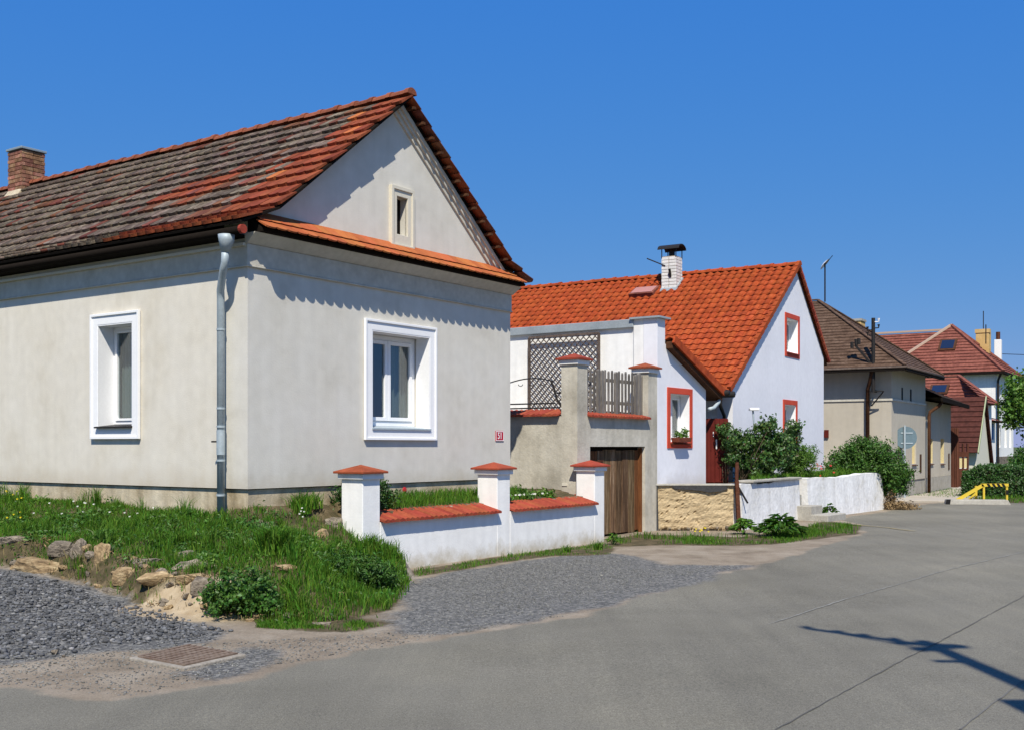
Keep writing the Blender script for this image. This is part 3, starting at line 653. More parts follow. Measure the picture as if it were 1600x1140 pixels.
def cls1(r, c):
    x = c * pa; g = (r + 2) / 13                       # distance from the verge, height
    n = math.sin(x * 1.3 + r * 1.9) + math.sin(x * .55 - r * .8 + 2) + rnd.uniform(-1.1, 1.1)
    edge = .95 - .25 * g + .22 * math.sin(r * 1.7) + rnd.uniform(-.2, .2)
    if x < edge * (.75 if g > .6 else 1): return 3 if rnd.random() < .10 else 2
    if g < .08 and x < 2.6: return 2
    if .24 < g < .50 and 1.9 + .3 * math.sin(r * 1.3) < x + rnd.uniform(-.25, .25) < 3.1 + .5 * math.sin(r * 2.3): return 2 if rnd.random() < .6 else 1
    if .5 < g < .66 and 1.2 < x < 2.1: return 1 if rnd.random() < .6 else 0
    if g > .93 and x < 6.5: return 2 if n > -.5 else 1
    if n > 2.4: return 2 if rnd.random() < .2 else 1
    if n > 1.75 or rnd.random() < .07: return 1
    return 0
tile_m = [mt['tile_old'], mt['tile_mix'], mt['tile_red'], mt['tile_new']]
tb = tmpl_beaver(w=.176, L=ps + .07); tk = tmpl_beaver(w=.176, L=pk + .03)
# left slope
def fl(p, side): return Vector((p.x, 0, p.z)) if side < 0 else Vector((WU - p.x, 0, p.z))
tile_field(roof, h1, 'roof_tile', tb, tile_m, fl(RK, -1) + Vector((0, -VG, 0)), (0, 1, 0), fl(RA, -1) - fl(RK, -1), rows, cols, pa, ps, cls1, off=.5, nparts=260)
tile_field(roof, h1, 'roof_tile', tk, tile_m, fl(RE, -1) + Vector((0, -VG, 0)), (0, 1, 0), fl(RK, -1) - fl(RE, -1), 2, cols, pa, pk, lambda r, c: cls1(r - 2, c), off=.5, nparts=40)
tr_ = tmpl_beaver(w=.176, L=ps + .07, th=.026, lift=.036)
tile_field(roof, h1, 'roof_tile', tr_, tile_m, fl(RK, 1) + Vector((0, -VG, 0)), (0, 1, 0), fl(RA, 1) - fl(RK, 1), rows, 30, pa, ps, lambda r, c: 2 if rnd.random() < .6 else 1, nparts=0, off=0, stuffname='rear_slope_tile')
tile_field(roof, h1, 'roof_tile', tk, tile_m, fl(RE, 1) + Vector((0, -VG, 0)), (0, 1, 0), fl(RK, 1) - fl(RE, 1), 2, 30, pa, pk, lambda r, c: 1, nparts=0, off=0, stuffname='rear_slope_tile')
ridge_tiles(roof, RA + Vector((0, -VG + .02, .03)), RA + Vector((0, DEEP, .03)), 42, mt['tile_ridge'], r=.088)
# eave tilt board and gutter
m = MB(); m.tube([(-.27, -.20, 4.14), (-.27, DEEP, 4.15)], .045, 10); m.build('gutter', mt['under'], h1, smooth=True)
m = MB(); m.tube([(-.27, -.235, 4.14), (-.27, -.19, 4.14)], .055, 12); m.build('gutter_end', mt['coping'], h1)
# downpipe
pv = F1.v(345, -.1); dp = []
m = MB(); m.tube([(-.27, pv - .30, ZE - .10), (-.27, pv - .30, ZE - .16), (-.27, pv - .28, ZE - .30)], [.10, .095, .052], 12); m.tube([(-.27, pv - .28, ZE - .28), (-.265, pv - .27, ZE - .42), (-.24, pv - .21, ZE - .5), (-.13, pv - .03, ZE - .72), (-.1, pv, ZE - .82), (-.1, pv, .72)], .046, 12)
dpp = m.build('downpipe', mt['zinc'], h1, smooth=True)
for z in (3.0, 2.05, 1.83, 1.42, 1.0):
    MB().tube([(-.1, pv, z), (-.1, pv, z + .022)], .053, 12).build('pipe_clamp', mt['zinc'], dpp)
MB().tube([(-.1, pv, 1.5), (-.1, pv, 1.8)], .052, 12).build('pipe_sleeve', mt['zinc'], dpp)
MB().bar((-.1, pv + .04, 1.66), (-.17, pv + .09, 1.66), .02, .02).build('pipe_lever', mt['dark_metal'], dpp)
# pent roof strip over the front wall
pent = empty('pent_roof', (0, 0, 0), None, None); pent.parent = h1
PD = .30; zt, zb = ZE + .175, ZE - .03
m = MB(); m.hexa([(.0, -PD + .05, zb - .015), (WU + .02, -PD + .05, zb - .015), (WU + .02, .0, zb - .015), (.0, 0, zb - .015), (.0, -PD + .05, zb + .03), (WU + .02, -PD + .05, zb + .03), (WU + .02, 0, zt), (.0, 0, zt)]).build('pent_bed', mt['under'], pent)
Sp = Vector((0, PD, zt - zb)).normalized()
tp = tmpl_beaver(w=.168, L=.22, th=.02, lift=.034, arc=.05)
tile_field(pent, h1, 'pent_tile', tp, [mt['tile_new']], (-.02, -PD - .05, zb), (1, 0, 0), Sp, 1, 32, .172, .15, lambda r, c: 0, jit=.002)
tp = tmpl_beaver(w=.1715, L=.26, th=.008, lift=.014, arc=.02)
tile_field(pent, h1, 'pent_tile', tp, [mt['tile_new']], (.02, -PD + .10, zb + .125), (1, 0, 0), Sp, 1, 31, .174, .15, lambda r, c: 0, jit=.0005, yaw=.1)
# chimney
cv = F1.v(46, UA); ch = empty('chimney', (UA, cv + .1, 0), None, None); ch.parent = h1
m = MB(); m.box((-.20, -.20, 6.0), (.20, .20, 7.12)); m.build('mortar_core', mt['mortar'], ch)
bm_ = MB().box((-.112, -.03, 0), (.112, .03, .062)).build('brick', mt['brick'], ch, bevel=.004, seg=1); bme = bm_.data; bpy.data.objects.remove(bm_)
for k in range(11):
    z = 6.3 + k * .0745
    for sidei in range(4):
        a = sidei * math.pi / 2
        for x in ((-.125, .115) if (k + sidei) % 2 else (-.115, .125)):
            o = bpy.data.objects.new('brick', bme); COL.objects.link(o); o.parent = ch
            loc = Matrix.Rotation(a, 4, 'Z') @ Vector((x, -.2 - rnd.uniform(0, .004), z)); o.location = loc; o.rotation_euler = (0, 0, a)
m = MB(); m.box((-.26, -.26, 7.125), (.26, .26, 7.17)); m.build('chimney_cap', mt['sign_grey'], ch, bevel=.008)
MB().hexa([(-.42,-.25,6.1),(.3,-.25,6.1),(.3,.27,6.1),(-.42,.27,6.1),(-.22,-.225,6.40),(.22,-.215,6.36),(.22,.225,6.36),(-.22,.225,6.40)]).build('mortar_skirt', mt['plinth'], ch)
# house number
pu = F1.u(780); pz0, pz1 = F1.z(pu, 0, 688.5), F1.z(pu, 0, 672.5)
pl = MB().box((pu - .11, -.012, pz0), (pu + .11, -.002, pz1)).build('number_plate', mt['sign_red'], h1, bevel=.003)
MB().plate(rect(pu - .105, pu + .105, pz0 + .005, pz1 - .005), [rect(pu - .095, pu + .095, pz0 + .015, pz1 - .015)], lambda a, z, d: (a, -.0145 + d, z), .003).build('plate_border', mt['white'], pl)
def text_mesh(body, size, mat, parent, loc, rot, sx=1, name='number', bold=.0):
    c = bpy.data.curves.new('t', 'FONT'); c.body = body; c.size = size; c.extrude = .001; c.align_x = 'CENTER'; c.align_y = 'CENTER'; c.offset = bold
    o = bpy.data.objects.new('t', c); COL.objects.link(o); me = bpy.data.meshes.new_from_object(o.evaluated_get(bpy.context.evaluated_depsgraph_get()))
    bpy.data.objects.remove(o); me.materials.clear(); me.materials.append(mat)
    q = link_mesh(name, me, parent); q.location = loc; q.rotation_euler = rot; q.scale = (sx, 1, 1); return q
text_mesh('51', .145, mt['white'], pl, (pu, -.0145, (pz0 + pz1) / 2), (R(90), 0, 0), .85, bold=.0015)
# small round red marker on the plinth
MB().tube([F for F in [(F1.u(632, .03), .034, 0.99), (F1.u(632, .03), .02, .99)]], .035, 12).build('gas_marker', mt['flower_r'], h1)

# ================================================================== GARDEN WALL
VW = -.81
gw = F1.root('garden_wall', 'low white garden wall with red tile coping and three capped piers before the grey house', 'garden wall')
pier_u = [(F1.u(566.5, VW), F1.u(593, VW)), (F1.u(777, VW), F1.u(797, VW)), (F1.u(929, VW), F1.u(944, VW))]
PWd = .36
ZC = .64
def base_hexa(u0, u1, v0, v1, z1):
    return MB().box((u0, v0, -.15), (u1, v1, z1))
for i, (a, b) in enumerate(pier_u):
    b = a + .325
    p = base_hexa(a, b, VW, VW + PWd, 1.22).build('pier', mt['white_wall'], gw, bevel=.01)
    e = .035; MB().box((a - e, VW - e, 1.19), (b + e, VW + PWd + e, 1.262)).build('pier_collar', mt['white_wall'], p, bevel=.008)
    e = .075; cx, cy = (a + b) / 2, VW + PWd / 2
    m = MB(); q = [(a - e, VW - e), (b + e, VW - e), (b + e, VW + PWd + e), (a - e, VW + PWd + e)]
    m.add([(x, y, 1.262) for x, y in q] + [(x, y, 1.288) for x, y in q] + [(cx, cy, 1.372)], [(3,2,1,0)] + [(k, (k+1) % 4, 4 + (k+1) % 4, 4 + k) for k in range(4)] + [(4 + k, 4 + (k+1) % 4, 8) for k in range(4)])
    m.build('pier_cap', mt['coping'], p, bevel=.004)
segs = [(pier_u[0][0] + .327, pier_u[1][0] - .002), (pier_u[1][0] + .327, pier_u[2][0] - .002)]
def coping_run(parent, pts_fn, n, name='coping_tile', mat=None):
    """row of rounded coping tiles; pts_fn(t)-> (front low, back high) vectors"""
    for i in range(n):
        a0, b0 = pts_fn((i + .03) / n); a1, b1 = pts_fn((i + .97) / n); j = Vector((0, 0, rnd.uniform(-.003, .003)))
        up = Vector((0, 0, .03)); mid0 = a0.lerp(a1, .5); mid1 = b0.lerp(b1, .5); hp = Vector((0, 0, .016))
        m = MB(); m.add([a0+j, a1+j, b1+j, b0+j, a0+up+j, mid0+up+hp+j, a1+up+j, b1+up+j, mid1+up+hp+j, b0+up+j],
                        [(3,2,1,0), (0,1,6,5,4), (4,5,8,9), (5,6,7,8), (1,2,7,6), (0,4,9,3), (2,3,9,8,7)])
        m.build(name, mat or mt['coping'], parent)
for k, (a, b) in enumerate(segs):
    w = MB().box((a, VW, -.15), (b, VW + .26, ZC)).build('wall_panel', mt['white_wall'], gw, bevel=.006)
    MB().hexa([(a, VW + .02, ZC - .02), (b, VW + .02, ZC - .02), (b, VW + .24, ZC - .02), (a, VW + .24, ZC - .02), (a, VW + .02, ZC + .005), (b, VW + .02, ZC + .005), (b, VW + .24, ZC + .07), (a, VW + .24, ZC + .07)]).build('coping_bed', mt['mortar'], w)
    a_, b_ = a - .0, b + (.30 if k == 0 else .0)
    b_ = b
    coping_run(w, lambda t, a_=a_, b_=b_: (Vector((a_ + (b_ - a_) * t, VW - .085, ZC - .005)), Vector((a_ + (b_ - a_) * t, VW + .30, ZC + .095))), int((b_ - a_) / .095))
# coping lip running in front of piers
for (a, b) in (pier_u[1:]):
    w = MB().box((a, VW + PWd, -.1), (a + .02, VW + PWd + .01, ZC)).build('pier_joint', mt['white_wall'], gw)
# return of the wall behind the last pier, to the terrace
a = pier_u[2][0]
w = MB().box((a + .03, VW + PWd + .002, 0), (a + .29, 1.0, ZC + .12)).build('wall_panel', mt['white_wall'], gw)
coping_run(w, lambda t: (Vector((a - .03, VW + PWd + .02 + t * 1.2, ZC + .09)), Vector((a + .33, VW + PWd + .02 + t * 1.2, ZC + .16))), 12)

# ================================================================== TERRACE (garage block)
VG2 = -.42; UG = F1.u(902, VG2); UG2 = F1.u(1027, VG2); ZT = 2.12
tr = F1.root('garage_terrace', 'rough grey plastered garage block with plank door and roof terrace above', 'garage')
du0, du1 = F1.u(922, VG2), F1.u(1008, VG2)
MB().plate(rect(UG, UG2 - .003, -.1, ZT), [rect(du0, du1, -.08, 1.6)], mfront(VG2), .3).build('front_wall', mt['terrace_plaster'], tr)
MB().box((UG + .002, VG2 + .302, -.1), (UG + .3, 7, ZT)).build('side_wall', mt['terrace_plaster'], tr)
MB().box((UG + .302, VG2 + .302, ZT - .16), (UG2 + .0, 7, ZT - .02)).build('terrace_floor', mt['concrete'], tr)
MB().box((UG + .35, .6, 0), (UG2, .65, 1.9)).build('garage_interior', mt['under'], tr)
# plank door
dr = MB().box((du0, VG2 + .16, -.02), (du1, VG2 + .19, 1.60)).build('garage_door', mt['under'], tr)
n = 9; w = (du1 - du0) / n; x = du0
for i in range(n):
    ww = w * rnd.uniform(.85, 1.12) if i < n - 1 else du1 - x; ww = min(ww, du1 - x)
    lo = .0 + rnd.uniform(-.0, .05)
    MB().box((x + .006, VG2 + .125 - rnd.uniform(0, .012), lo), (x + ww - .008, VG2 + .155, 1.53 + rnd.uniform(-.015, .02))).build('plank', mt['plank_red'] if i in (0, 1, 8) else mt['plank'], dr, bevel=.004, seg=1); x += ww
MB().box((du0 + .45, VG2 + .10, 1.33), (du0 + .62, VG2 + .12, 1.36)).build('hinge', mt['rust'], dr)
MB().box((du1 - .05, VG2 + .06, -.05), (du1 - .004, VG2 + .12, 1.57)).build('door_jamb', mt['plank_red'], dr)
# copings
zc = ZT
c1 = MB().box((UG - .02, .0, zc), (UG + .28, 6.9, zc + .03)).build('parapet_bed', mt['mortar'], tr)
coping_run(c1, lambda t: (Vector((UG - .09, -.08 + t * 2.6, zc + .0)), Vector((UG + .33, -.08 + t * 2.6, zc + .10))), 24)
c2 = MB().box((UG + .36, VG2 + .02, zc), (UG2 - .02, VG2 + .26, zc + .03)).build('parapet_bed', mt['mortar'], tr)
a_, b_ = F1.u(917.5, VG2), F1.u(1017, VG2 - .08)
coping_run(c2, lambda t: (Vector((a_ + (b_ - a_) * t, VG2 - .09, zc - .015)), Vector((a_ + (b_ - a_) * t, VG2 + .33, zc + .085))), 22)
for (a, z1, ml) in ((UG, 3.0, mt['terrace_plaster']), (F1.u(1013, VG2), 3.0, mt['terrace_plaster'])):
    b = a + .33 if a == UG else UG2 - .004
    p = MB().box((a, VG2, ZT + .0), (b, VG2 + .32, z1)).build('pier', ml, tr)
    e = .03; MB().box((a - e, VG2 - e, z1 - .01), (b + e, VG2 + .32 + e, z1 + .07)).build('pier_collar', mt['white_wall'], p, bevel=.006)
    e = .07; cx, cy = (a + b) / 2, VG2 + .16; z = z1 + .07
    q = [(a - e, VG2 - e), (b + e, VG2 - e), (b + e, VG2 + .32 + e), (a - e, VG2 + .32 + e)]
    MB().add([(x, y, z) for x, y in q] + [(x, y, z + .03) for x, y in q] + [(cx, cy, z + .12)], [(3,2,1,0)] + [(k, (k+1) % 4, 4 + (k+1) % 4, 4 + k) for k in range(4)] + [(4 + k, 4 + (k+1) % 4, 8) for k in range(4)]).build('pier_cap', mt['coping'], p)
MB().box((UG - .012, VG2 + .2, .93), (UG + .01, VG2 + .3, .98)).build('wall_tap_box', mt['cream_trim'], tr)
# picket fence on the terrace
pf = F1.root('picket_fence', 'grey wooden picket fence between two capped piers on the terrace edge', 'fence')
a, b = UG + .345, F1.u(1004, VG2 + .15); n = 18
for i in range(n):
    x = a + (b - a) * (i + .5) / n; post = i in (0, 4, 5, 9, 15, 16)
    wd = .023 if not post else .036; zt_ = 2.93 - (.03 * math.sin(i * 3.1)) ; zb_ = 2.19
    m = MB(); y0, y1 = VG2 + (.12 if not post else .10), VG2 + (.145 if not post else .15)
    m.hexa([(x-wd,y0,zb_),(x+wd,y0,zb_),(x+wd,y1,zb_),(x-wd,y1,zb_),(x-wd,y0,zt_),(x+wd,y0,zt_),(x+wd,y1,zt_),(x-wd,y1,zt_)])
    m.add([(x-wd,y0,zt_),(x+wd,y0,zt_),(x+wd,y1,zt_),(x-wd,y1,zt_),(x-wd*.4,y0,zt_+.03),(x+wd*.4,y0,zt_+.03),(x+wd*.4,y1,zt_+.03),(x-wd*.4,y1,zt_+.03)], [(0,1,5,4),(2,3,7,6),(4,5,6,7),(1,2,6,5),(3,0,4,7)])
    m.build('picket', mt['grey_wood'], pf)
for z in (2.36, 2.76): MB().box((a - .01, VG2 + .152, z), (b + .01, VG2 + .19, z + .06)).build('rail', mt['grey_wood'], pf)

# ================================================================== HOUSE 2 EXTENSION (white, lean to) + MAIN GABLE
F2o = F1.P(F1.u(1145, VG2), VG2); F2 = Fr(F2o.x, F2o.y, 31.6)
h2 = F2.root('white_house', 'bluish white house with orange pantile roof and red framed windows', 'house')
inv2 = (Matrix.Translation((F2.o[0], F2.o[1], 0)) @ Matrix.Rotation(F2.rot, 4, 'Z')).inverted()
m1 = Matrix.Translation((F1.o[0], F1.o[1], 0)) @ Matrix.Rotation(F1.rot, 4, 'Z')
# wing of the same house, in the frame of house 1
wing = bpy.data.objects.new('wing', None); COL.objects.link(wing); wing.parent = h2; wing.matrix_local = inv2 @ m1
ue = F1.u(1103, VG2); zL = 3.72; zR = F1.z(ue, VG2, 603)
ru0, ru1 = F1.u(1046.5, VG2), F1.u(1077, VG2); rz0, rz1 = F1.z(ru0, VG2, 690), F1.z(ru0, VG2, 614)
MB().plate([(UG2, .8), (ue, .8), (ue, zR), (UG2 + .33, zL - .33 * (zL - zR) / (ue - UG2)), (UG2 + .33, 4.05), (UG2, 4.05)], [rect(ru0, ru1, rz0, rz1)], mfront(VG2), .3).build('wing_front_wall', mt['lilac_shaded'], wing, bevel=.006)
vp = F1.v(990, UG2)
MB().box((UG2 + .003, VG2 + .302, .8), (UG2 + .3, vp, 4.05)).build('wing_pier', mt['white_wall'], wing)
MB().box((UG2 + .05, vp + .001, ZT - .3), (UG2 + .3, 7.5, 3.9)).build('wing_side_wall', mt['white_wall'], wing)
MB().box((UG2 - .02, vp + .002, 3.9), (UG2 + .34, 7.5, 4.06)).build('parapet_flashing', mt['zinc_sheet'], wing, bevel=.01)
MB().box((UG2 - .07, VG2 - .08, 4.05), (UG2 + .42, vp + .06, 4.085)).build('pier_flashing', mt['zinc_sheet'], wing)
MB().box((ue - .3, VG2 + .302, .8), (ue - .002, 3, zR)).build('wing_inner_wall', mt['lilac_shaded'], wing)
MB().box((UG2 + .31, .6, .9), (ue - .31, .64, zR)).build('wing_room_dark_sheet', mt['under'], wing)  # dark sheet in place of the wing's unlit room
# lean-to roof
wr = empty('wing_roof', (0, 0, 0), None, None); wr.parent = wing
su = UG2 + .36; sz = zL - .02; eu = ue + .5; sl2 = (zR - zL) / (ue - UG2); ez = zL + (eu - UG2) * sl2 + .05; szz = zL + (su - UG2) * sl2 + .05
v0_ = VG2 - .14
m = MB(); m.hexa([(su, v0_, szz - .13), (eu, v0_, ez - .13), (eu, 5, ez - .13), (su, 5, szz - .13), (su, v0_, szz), (eu, v0_, ez), (eu, 5, ez), (su, 5, szz)]); m.build('eave_board', mt['wood_eave'], wr)
Sx = Vector((su - eu, 0, szz - ez)); rws = int(Sx.length / .255) + 1
tpn = tmpl_pan(w=.225, L=.30, lift=.028, h=.046)
tile_field(wr, h2, 'wing_tile', tpn, [mt['pan']], (eu, v0_ - .02, ez + .01), (0, 1, 0), Sx, rws, 20, .205, Sx.length / rws, lambda r, c: 0, nparts=40)
m = MB(); m.bar((su, v0_ - .03, szz + .04), (eu + .03, v0_ - .03, ez + .04), .05, .15); m.build('verge_tile', mt['pan'], wr)
# red window of wing
def red_surround(par, f, a0, a1, z0, z1, b=.1):
    s = MB().plate(rect(a0 - b, a1 + b, z0 - b, z1 + b), [rect(a0, a1, z0, z1)], lambda a, z, q: f(a, z, -.02 + q), .05).build('window_surround', mt['redframe'], par, bevel=.004)
    MB().plate(rect(a0 - .001, a1 + .001, z0 - .001, z1 + .001), [rect(a0 + .01, a1 - .01, z0 + .01, z1 - .01)], lambda a, z, q: f(a, z, -.005 + q), .2).build('reveal', mt['white'], s)
red_surround(wing, mfront(VG2), ru0, ru1, rz0, rz1, .12)
window(wing, mfront(VG2), ru0 + .011, ru1 - .011, rz0 + .011, rz1 - .011, rec=.2, fw=.05, mull=1, sill=mt['rust'])
# main gable
UAp = F2.u(1243); ZAp = F2.z(UAp, 0, 416); uR = F2.u(1287); ovl = .45
zEl = F2.z(-ovl, -.2, 612); zEr = F2.z(uR + .25, -.2, 568)
sL = (ZAp - zEl) / (UAp + ovl); sR = (ZAp - zEr) / (uR + .25 - UAp); zwl = zEl + ovl * sL - .06; zwr = zEr + .25 * sR - .06
f2 = mfront(0)
wins = []
for (x0, x1, y0, y1) in ((1228.5, 1246.5, 496, 549), (1225.5, 1243, 631, 690)):
    a0, a1 = F2.u(x0), F2.u(x1); wins.append((a0, a1, F2.z(a0, 0, y1), F2.z(a0, 0, y0)))
MB().plate([(0, .8), (uR, .8), (uR, zwr), (UAp, ZAp - .06), (0, zwl)], [rect(*w) for w in wins], f2, .35).build('gable_wall', mt['lilac_shaded'], h2)
for w in wins:
    red_surround(h2, f2, *w, b=.12); window(h2, f2, w[0] + .011, w[1] - .011, w[2] + .011, w[3] - .011, rec=.2, fw=.05, mull=1, sill=mt['rust'])
MB().box((.002, .352, .8), (.35, 15, zwl)).build('side_wall', mt['white_wall'], h2)
MB().box((uR - .35, .352, .8), (uR - .002, 15, zwr)).build('side_wall', mt['lilac_shaded'], h2)
MB().plate([(.4, .9), (uR - .4, .9), (uR - .6, 3.4), (UAp + .6, 5), (UAp - .8, 5), (.5, 2.6)], [], mfront(.9), .05).build('room_dark_sheet', mt['under'], h2)  # dark sheet, shade of the rooms behind the windows in its colour
r2 = empty('main_roof', (0, 0, 0), None, None); r2.parent = h2
vf = -.05
for (ub, zb_, s_, th_) in ((-ovl, zEl, sL, .1), (uR + .25, zEr, -sR, .04)):
    m = MB(); vq = vf if th_ > .05 else vf + .03; m.hexa([(ub, vq, zb_ - th_), (UAp, vq, ZAp - th_), (UAp, 15, ZAp - th_), (ub, 15, zb_ - th_), (ub, vq, zb_), (UAp, vq, ZAp), (UAp, 15, ZAp), (ub, 15, zb_)]).build('roof_boarding', mt['wood_eave'], r2)
Sx = Vector((UAp + ovl, 0, ZAp - zEl)); rws = round(Sx.length / .255)
zpar = 4.1
def wp2(p): return m2 @ p
tile_field(r2, h2, 'roof_tile', tpn, [mt['pan']], (-ovl, vf - .02, zEl + .01), (0, 1, 0), Sx, rws, 71, .205, Sx.length / rws, lambda r, c: 0, nparts=300, stuffname='far_roof_tile', jit=.004)
Sx = Vector((UAp - uR - .25, 0, ZAp - zEr)); rws = round(Sx.length / .255)
tile_field(r2, h2, 'roof_tile', tpn, [mt['pan']], (uR + .25, vf - .02, zEr + .01), (0, 1, 0), Sx, rws, 14, .205, Sx.length / rws, lambda r, c: 0, nparts=0, stuffname='rear_roof_tile')
for (ub, zb_) in ((-ovl, zEl), (uR + .25, zEr)):
    d = Vector((UAp - ub, 0, ZAp - zb_)); n = round(d.length / .255)
    for i in range(n):
        p = Vector((ub, vf - .035, zb_ + .02)) + d * (i / n); q = Vector((ub, vf - .035, zb_ + .02)) + d * ((i + 1.06) / n)
        MB().bar(p + Vector((0, 0, .045)), q + Vector((0, 0, .02)), .09 if ub < 0 else .06, .13 if ub < 0 else .09).build('verge_tile', mt['pan'] if ub < 0 else mt['coping'], r2, bevel=.008, seg=1)
ridge_tiles(r2, (UAp, vf - .05, ZAp + .02), (UAp, 15, ZAp + .02), 44, mt['pan'], r=.1)
# chimney of the white house
vc = F2.v(1051, UAp - .45); cz = ZAp - .45 * sL
c2_ = empty('chimney', (UAp - .5, vc, 0), None, None); c2_.parent = h2
ztop = F2.z(UAp - .5, vc, 402)
MB().box((-.185, -.185, cz - .45), (.185, .185, ztop)).build('chimney_core', mt['mortar'], c2_)
b_ = MB().box((-.098, -.02, 0), (.098, .02, .07)).build('white_brick', mt['white_brick'], c2_, bevel=.004, seg=1); wb = b_.data; bpy.data.objects.remove(b_)
k = 0; z = cz - .25
while z < ztop - .05:
    for s_ in range(4):
        a = s_ * math.pi / 2
        for x in ((-.11, .105) if (k + s_) % 2 else (-.105, .11)):
            o = bpy.data.objects.new('white_brick', wb); COL.objects.link(o); o.parent = c2_; o.location = Matrix.Rotation(a, 4, 'Z') @ Vector((x, -.182, z)); o.rotation_euler = (0, 0, a)
    z += .082; k += 1
MB().hexa([(-.3,-.28,cz-.35),(.25,-.28,cz-.02),(.25,.28,cz-.02),(-.3,.28,cz-.35),(-.23,-.225,cz-.1),(.22,-.225,cz+.22),(.22,.225,cz+.22),(-.23,.225,cz-.1)]).build('chimney_flashing', mt['zinc_sheet'], c2_)
m = MB(); k = 8; top = ztop + .18; vs = []; fs = []
for y in (-.3, .3):
    for rr in (0, .02):
        for i in range(k + 1): t = math.pi * i / k; vs.append((math.cos(t) * (.26 - rr), y, top + math.sin(t) * (.14 - rr)))
for i in range(k):
    A_, B_, C_, D_ = i, k + 1 + i, 2 * (k + 1) + i, 3 * (k + 1) + i
    fs += [(A_, A_ + 1, C_ + 1, C_), (B_ + 1, B_, D_, D_ + 1), (A_ + 1, A_, B_, B_ + 1), (C_, C_ + 1, D_ + 1, D_)]
m.add(vs, fs)
for x in (-.2, .2):
    for y in (-.2, .2): m.bar((x, y, ztop - .05), (x, y, top + .06), .02, .02)
m.tube([(0, 0, ztop - .1), (0, 0, ztop + .14)], .08, 10)
m.build('chimney_cowl', mt['dark_metal'], c2_)
m = MB(); m.bar((-.2, .1, ztop - .25), (-.25, .6, ztop - .02), .03, .03); m.bar((-.2, -.05, ztop - .55), (-.28, -.05, ztop - .35), .05, .05); m.build('antenna_arm', mt['dark_metal'], c2_)
# skylight
sk_u = UAp - .75; sk_v = F2.v(1008, sk_u); Zs = ZAp - .75 * sL
m = MB(); 
def rpt(du, v, up): return (sk_u + du - sL / math.hypot(1, sL) * up, v, Zs + du * sL + up / math.hypot(1, sL))
m.hexa([rpt(-.22, sk_v - .35, -.02), rpt(.2, sk_v - .35, -.02), rpt(.2, sk_v + .35, -.02), rpt(-.22, sk_v + .35, -.02), rpt(-.22, sk_v - .35, .16), rpt(.2, sk_v - .35, .10), rpt(.2, sk_v + .35, .10), rpt(-.22, sk_v + .35, .16)])
sk = m.build('skylight', mt['tile_mix'], r2, bevel=.01)
MB().hexa([rpt(-.18, sk_v - .3, .15), rpt(.16, sk_v - .3, .10), rpt(.16, sk_v + .3, .10), rpt(-.18, sk_v + .3, .15), rpt(-.18, sk_v - .3, .168), rpt(.16, sk_v - .3, .115), rpt(.16, sk_v + .3, .115), rpt(-.18, sk_v + .3, .168)]).build('pane', M('pink_polycarbonate', (.42,.20,.16), rough=.35), sk)
# recess between wing and gable: porch wall, gutters
m = MB(); m.box((ue + .0, 1.2, .8), (ue + 2.5, 1.3, 3.3)); m.build('porch_wall', mt['lilac_shaded'], wing)
m = MB(); g1 = F1.z(ue + .5, VG2, 615)
m.tube([(ue + .53, VG2 - .28, g1 + .02), (ue + .53, 2.2, g1 + .02)], .06, 10); m.build('gutter', mt['dark_metal'], wing, smooth=True)
m = MB(); m.tube([(-.5, -.22, zEl - .05), (-.5, 3, zEl - .05)], .065, 10); m.tube([(-.5, .1, zEl - .1), (-.42, .12, zEl - .3), (-.1, .15, zEl - .5), (-.06, .2, zEl - .7), (-.06, .2, .9)], .04, 8); m.build('gutter', mt['dark_metal'], h2, smooth=True)
m = MB(); m.tube([(ue + .5, VG2 - .1, g1 - .02), (ue + .45, VG2 - .08, g1 - .18), (ue + .25, VG2 - .06, g1 - .3), (ue + .05, VG2 - .05, g1 - .33)], .04, 8); m.build('downpipe', mt['zinc'], wing, smooth=True)

# terrace garden ground
T_ = [(2.86, 21.08), (4.35, 21.15), (4.5, 21.42), (6.05, 23.85), (6.6, 24.75), (9.15, 28.1), (8.9, 30.5), (4, 31), (2.2, 26), tuple(F1.P(UG2 + .02, .5).xy), tuple(F1.P(UG2 + .02, VG2 + .05).xy)]
o = MB().plate(T_, [], lambda a, b, d: (a, b, .83 - d), .9).build('raised_garden', M('garden_soil', [(0,(.08,.06,.035)),(1,(.18,.14,.09))], scale=4, bump=.5), None); o['kind'] = 'structure'

# red gate
GY_ = 23.15; gx0, gx1 = (1100 - CX) / FPX * GY_, (1138 - CX) / FPX * GY_
rg = empty('red_gate', (gx0, GY_, .83), 'dark red wooden gate in the gap beside the white wing', 'gate')
gw_ = gx1 - gx0; mid = gw_ * .44
for a, b in ((0, mid - .008), (mid + .008, gw_)):
    n = 3
    for i in range(n): MB().box((a + (b - a) * i / n + .002, 0, .02), (a + (b - a) * (i + 1) / n - .002, .03, 1.34)).build('board', mt['redgate'], rg)
MB().box((0, .032, 0), (gw_, .05, 1.36)).build('gate_frame', mt['redgate'], rg)
MB().box((mid + .02, -.03, .72), (mid + .045, -.0, .92)).build('gate_handle', mt['white'], rg); MB().box((mid - .04, -.02, .98), (mid - .025, -.0, 1.08)).build('gate_latch', mt['white'], rg)
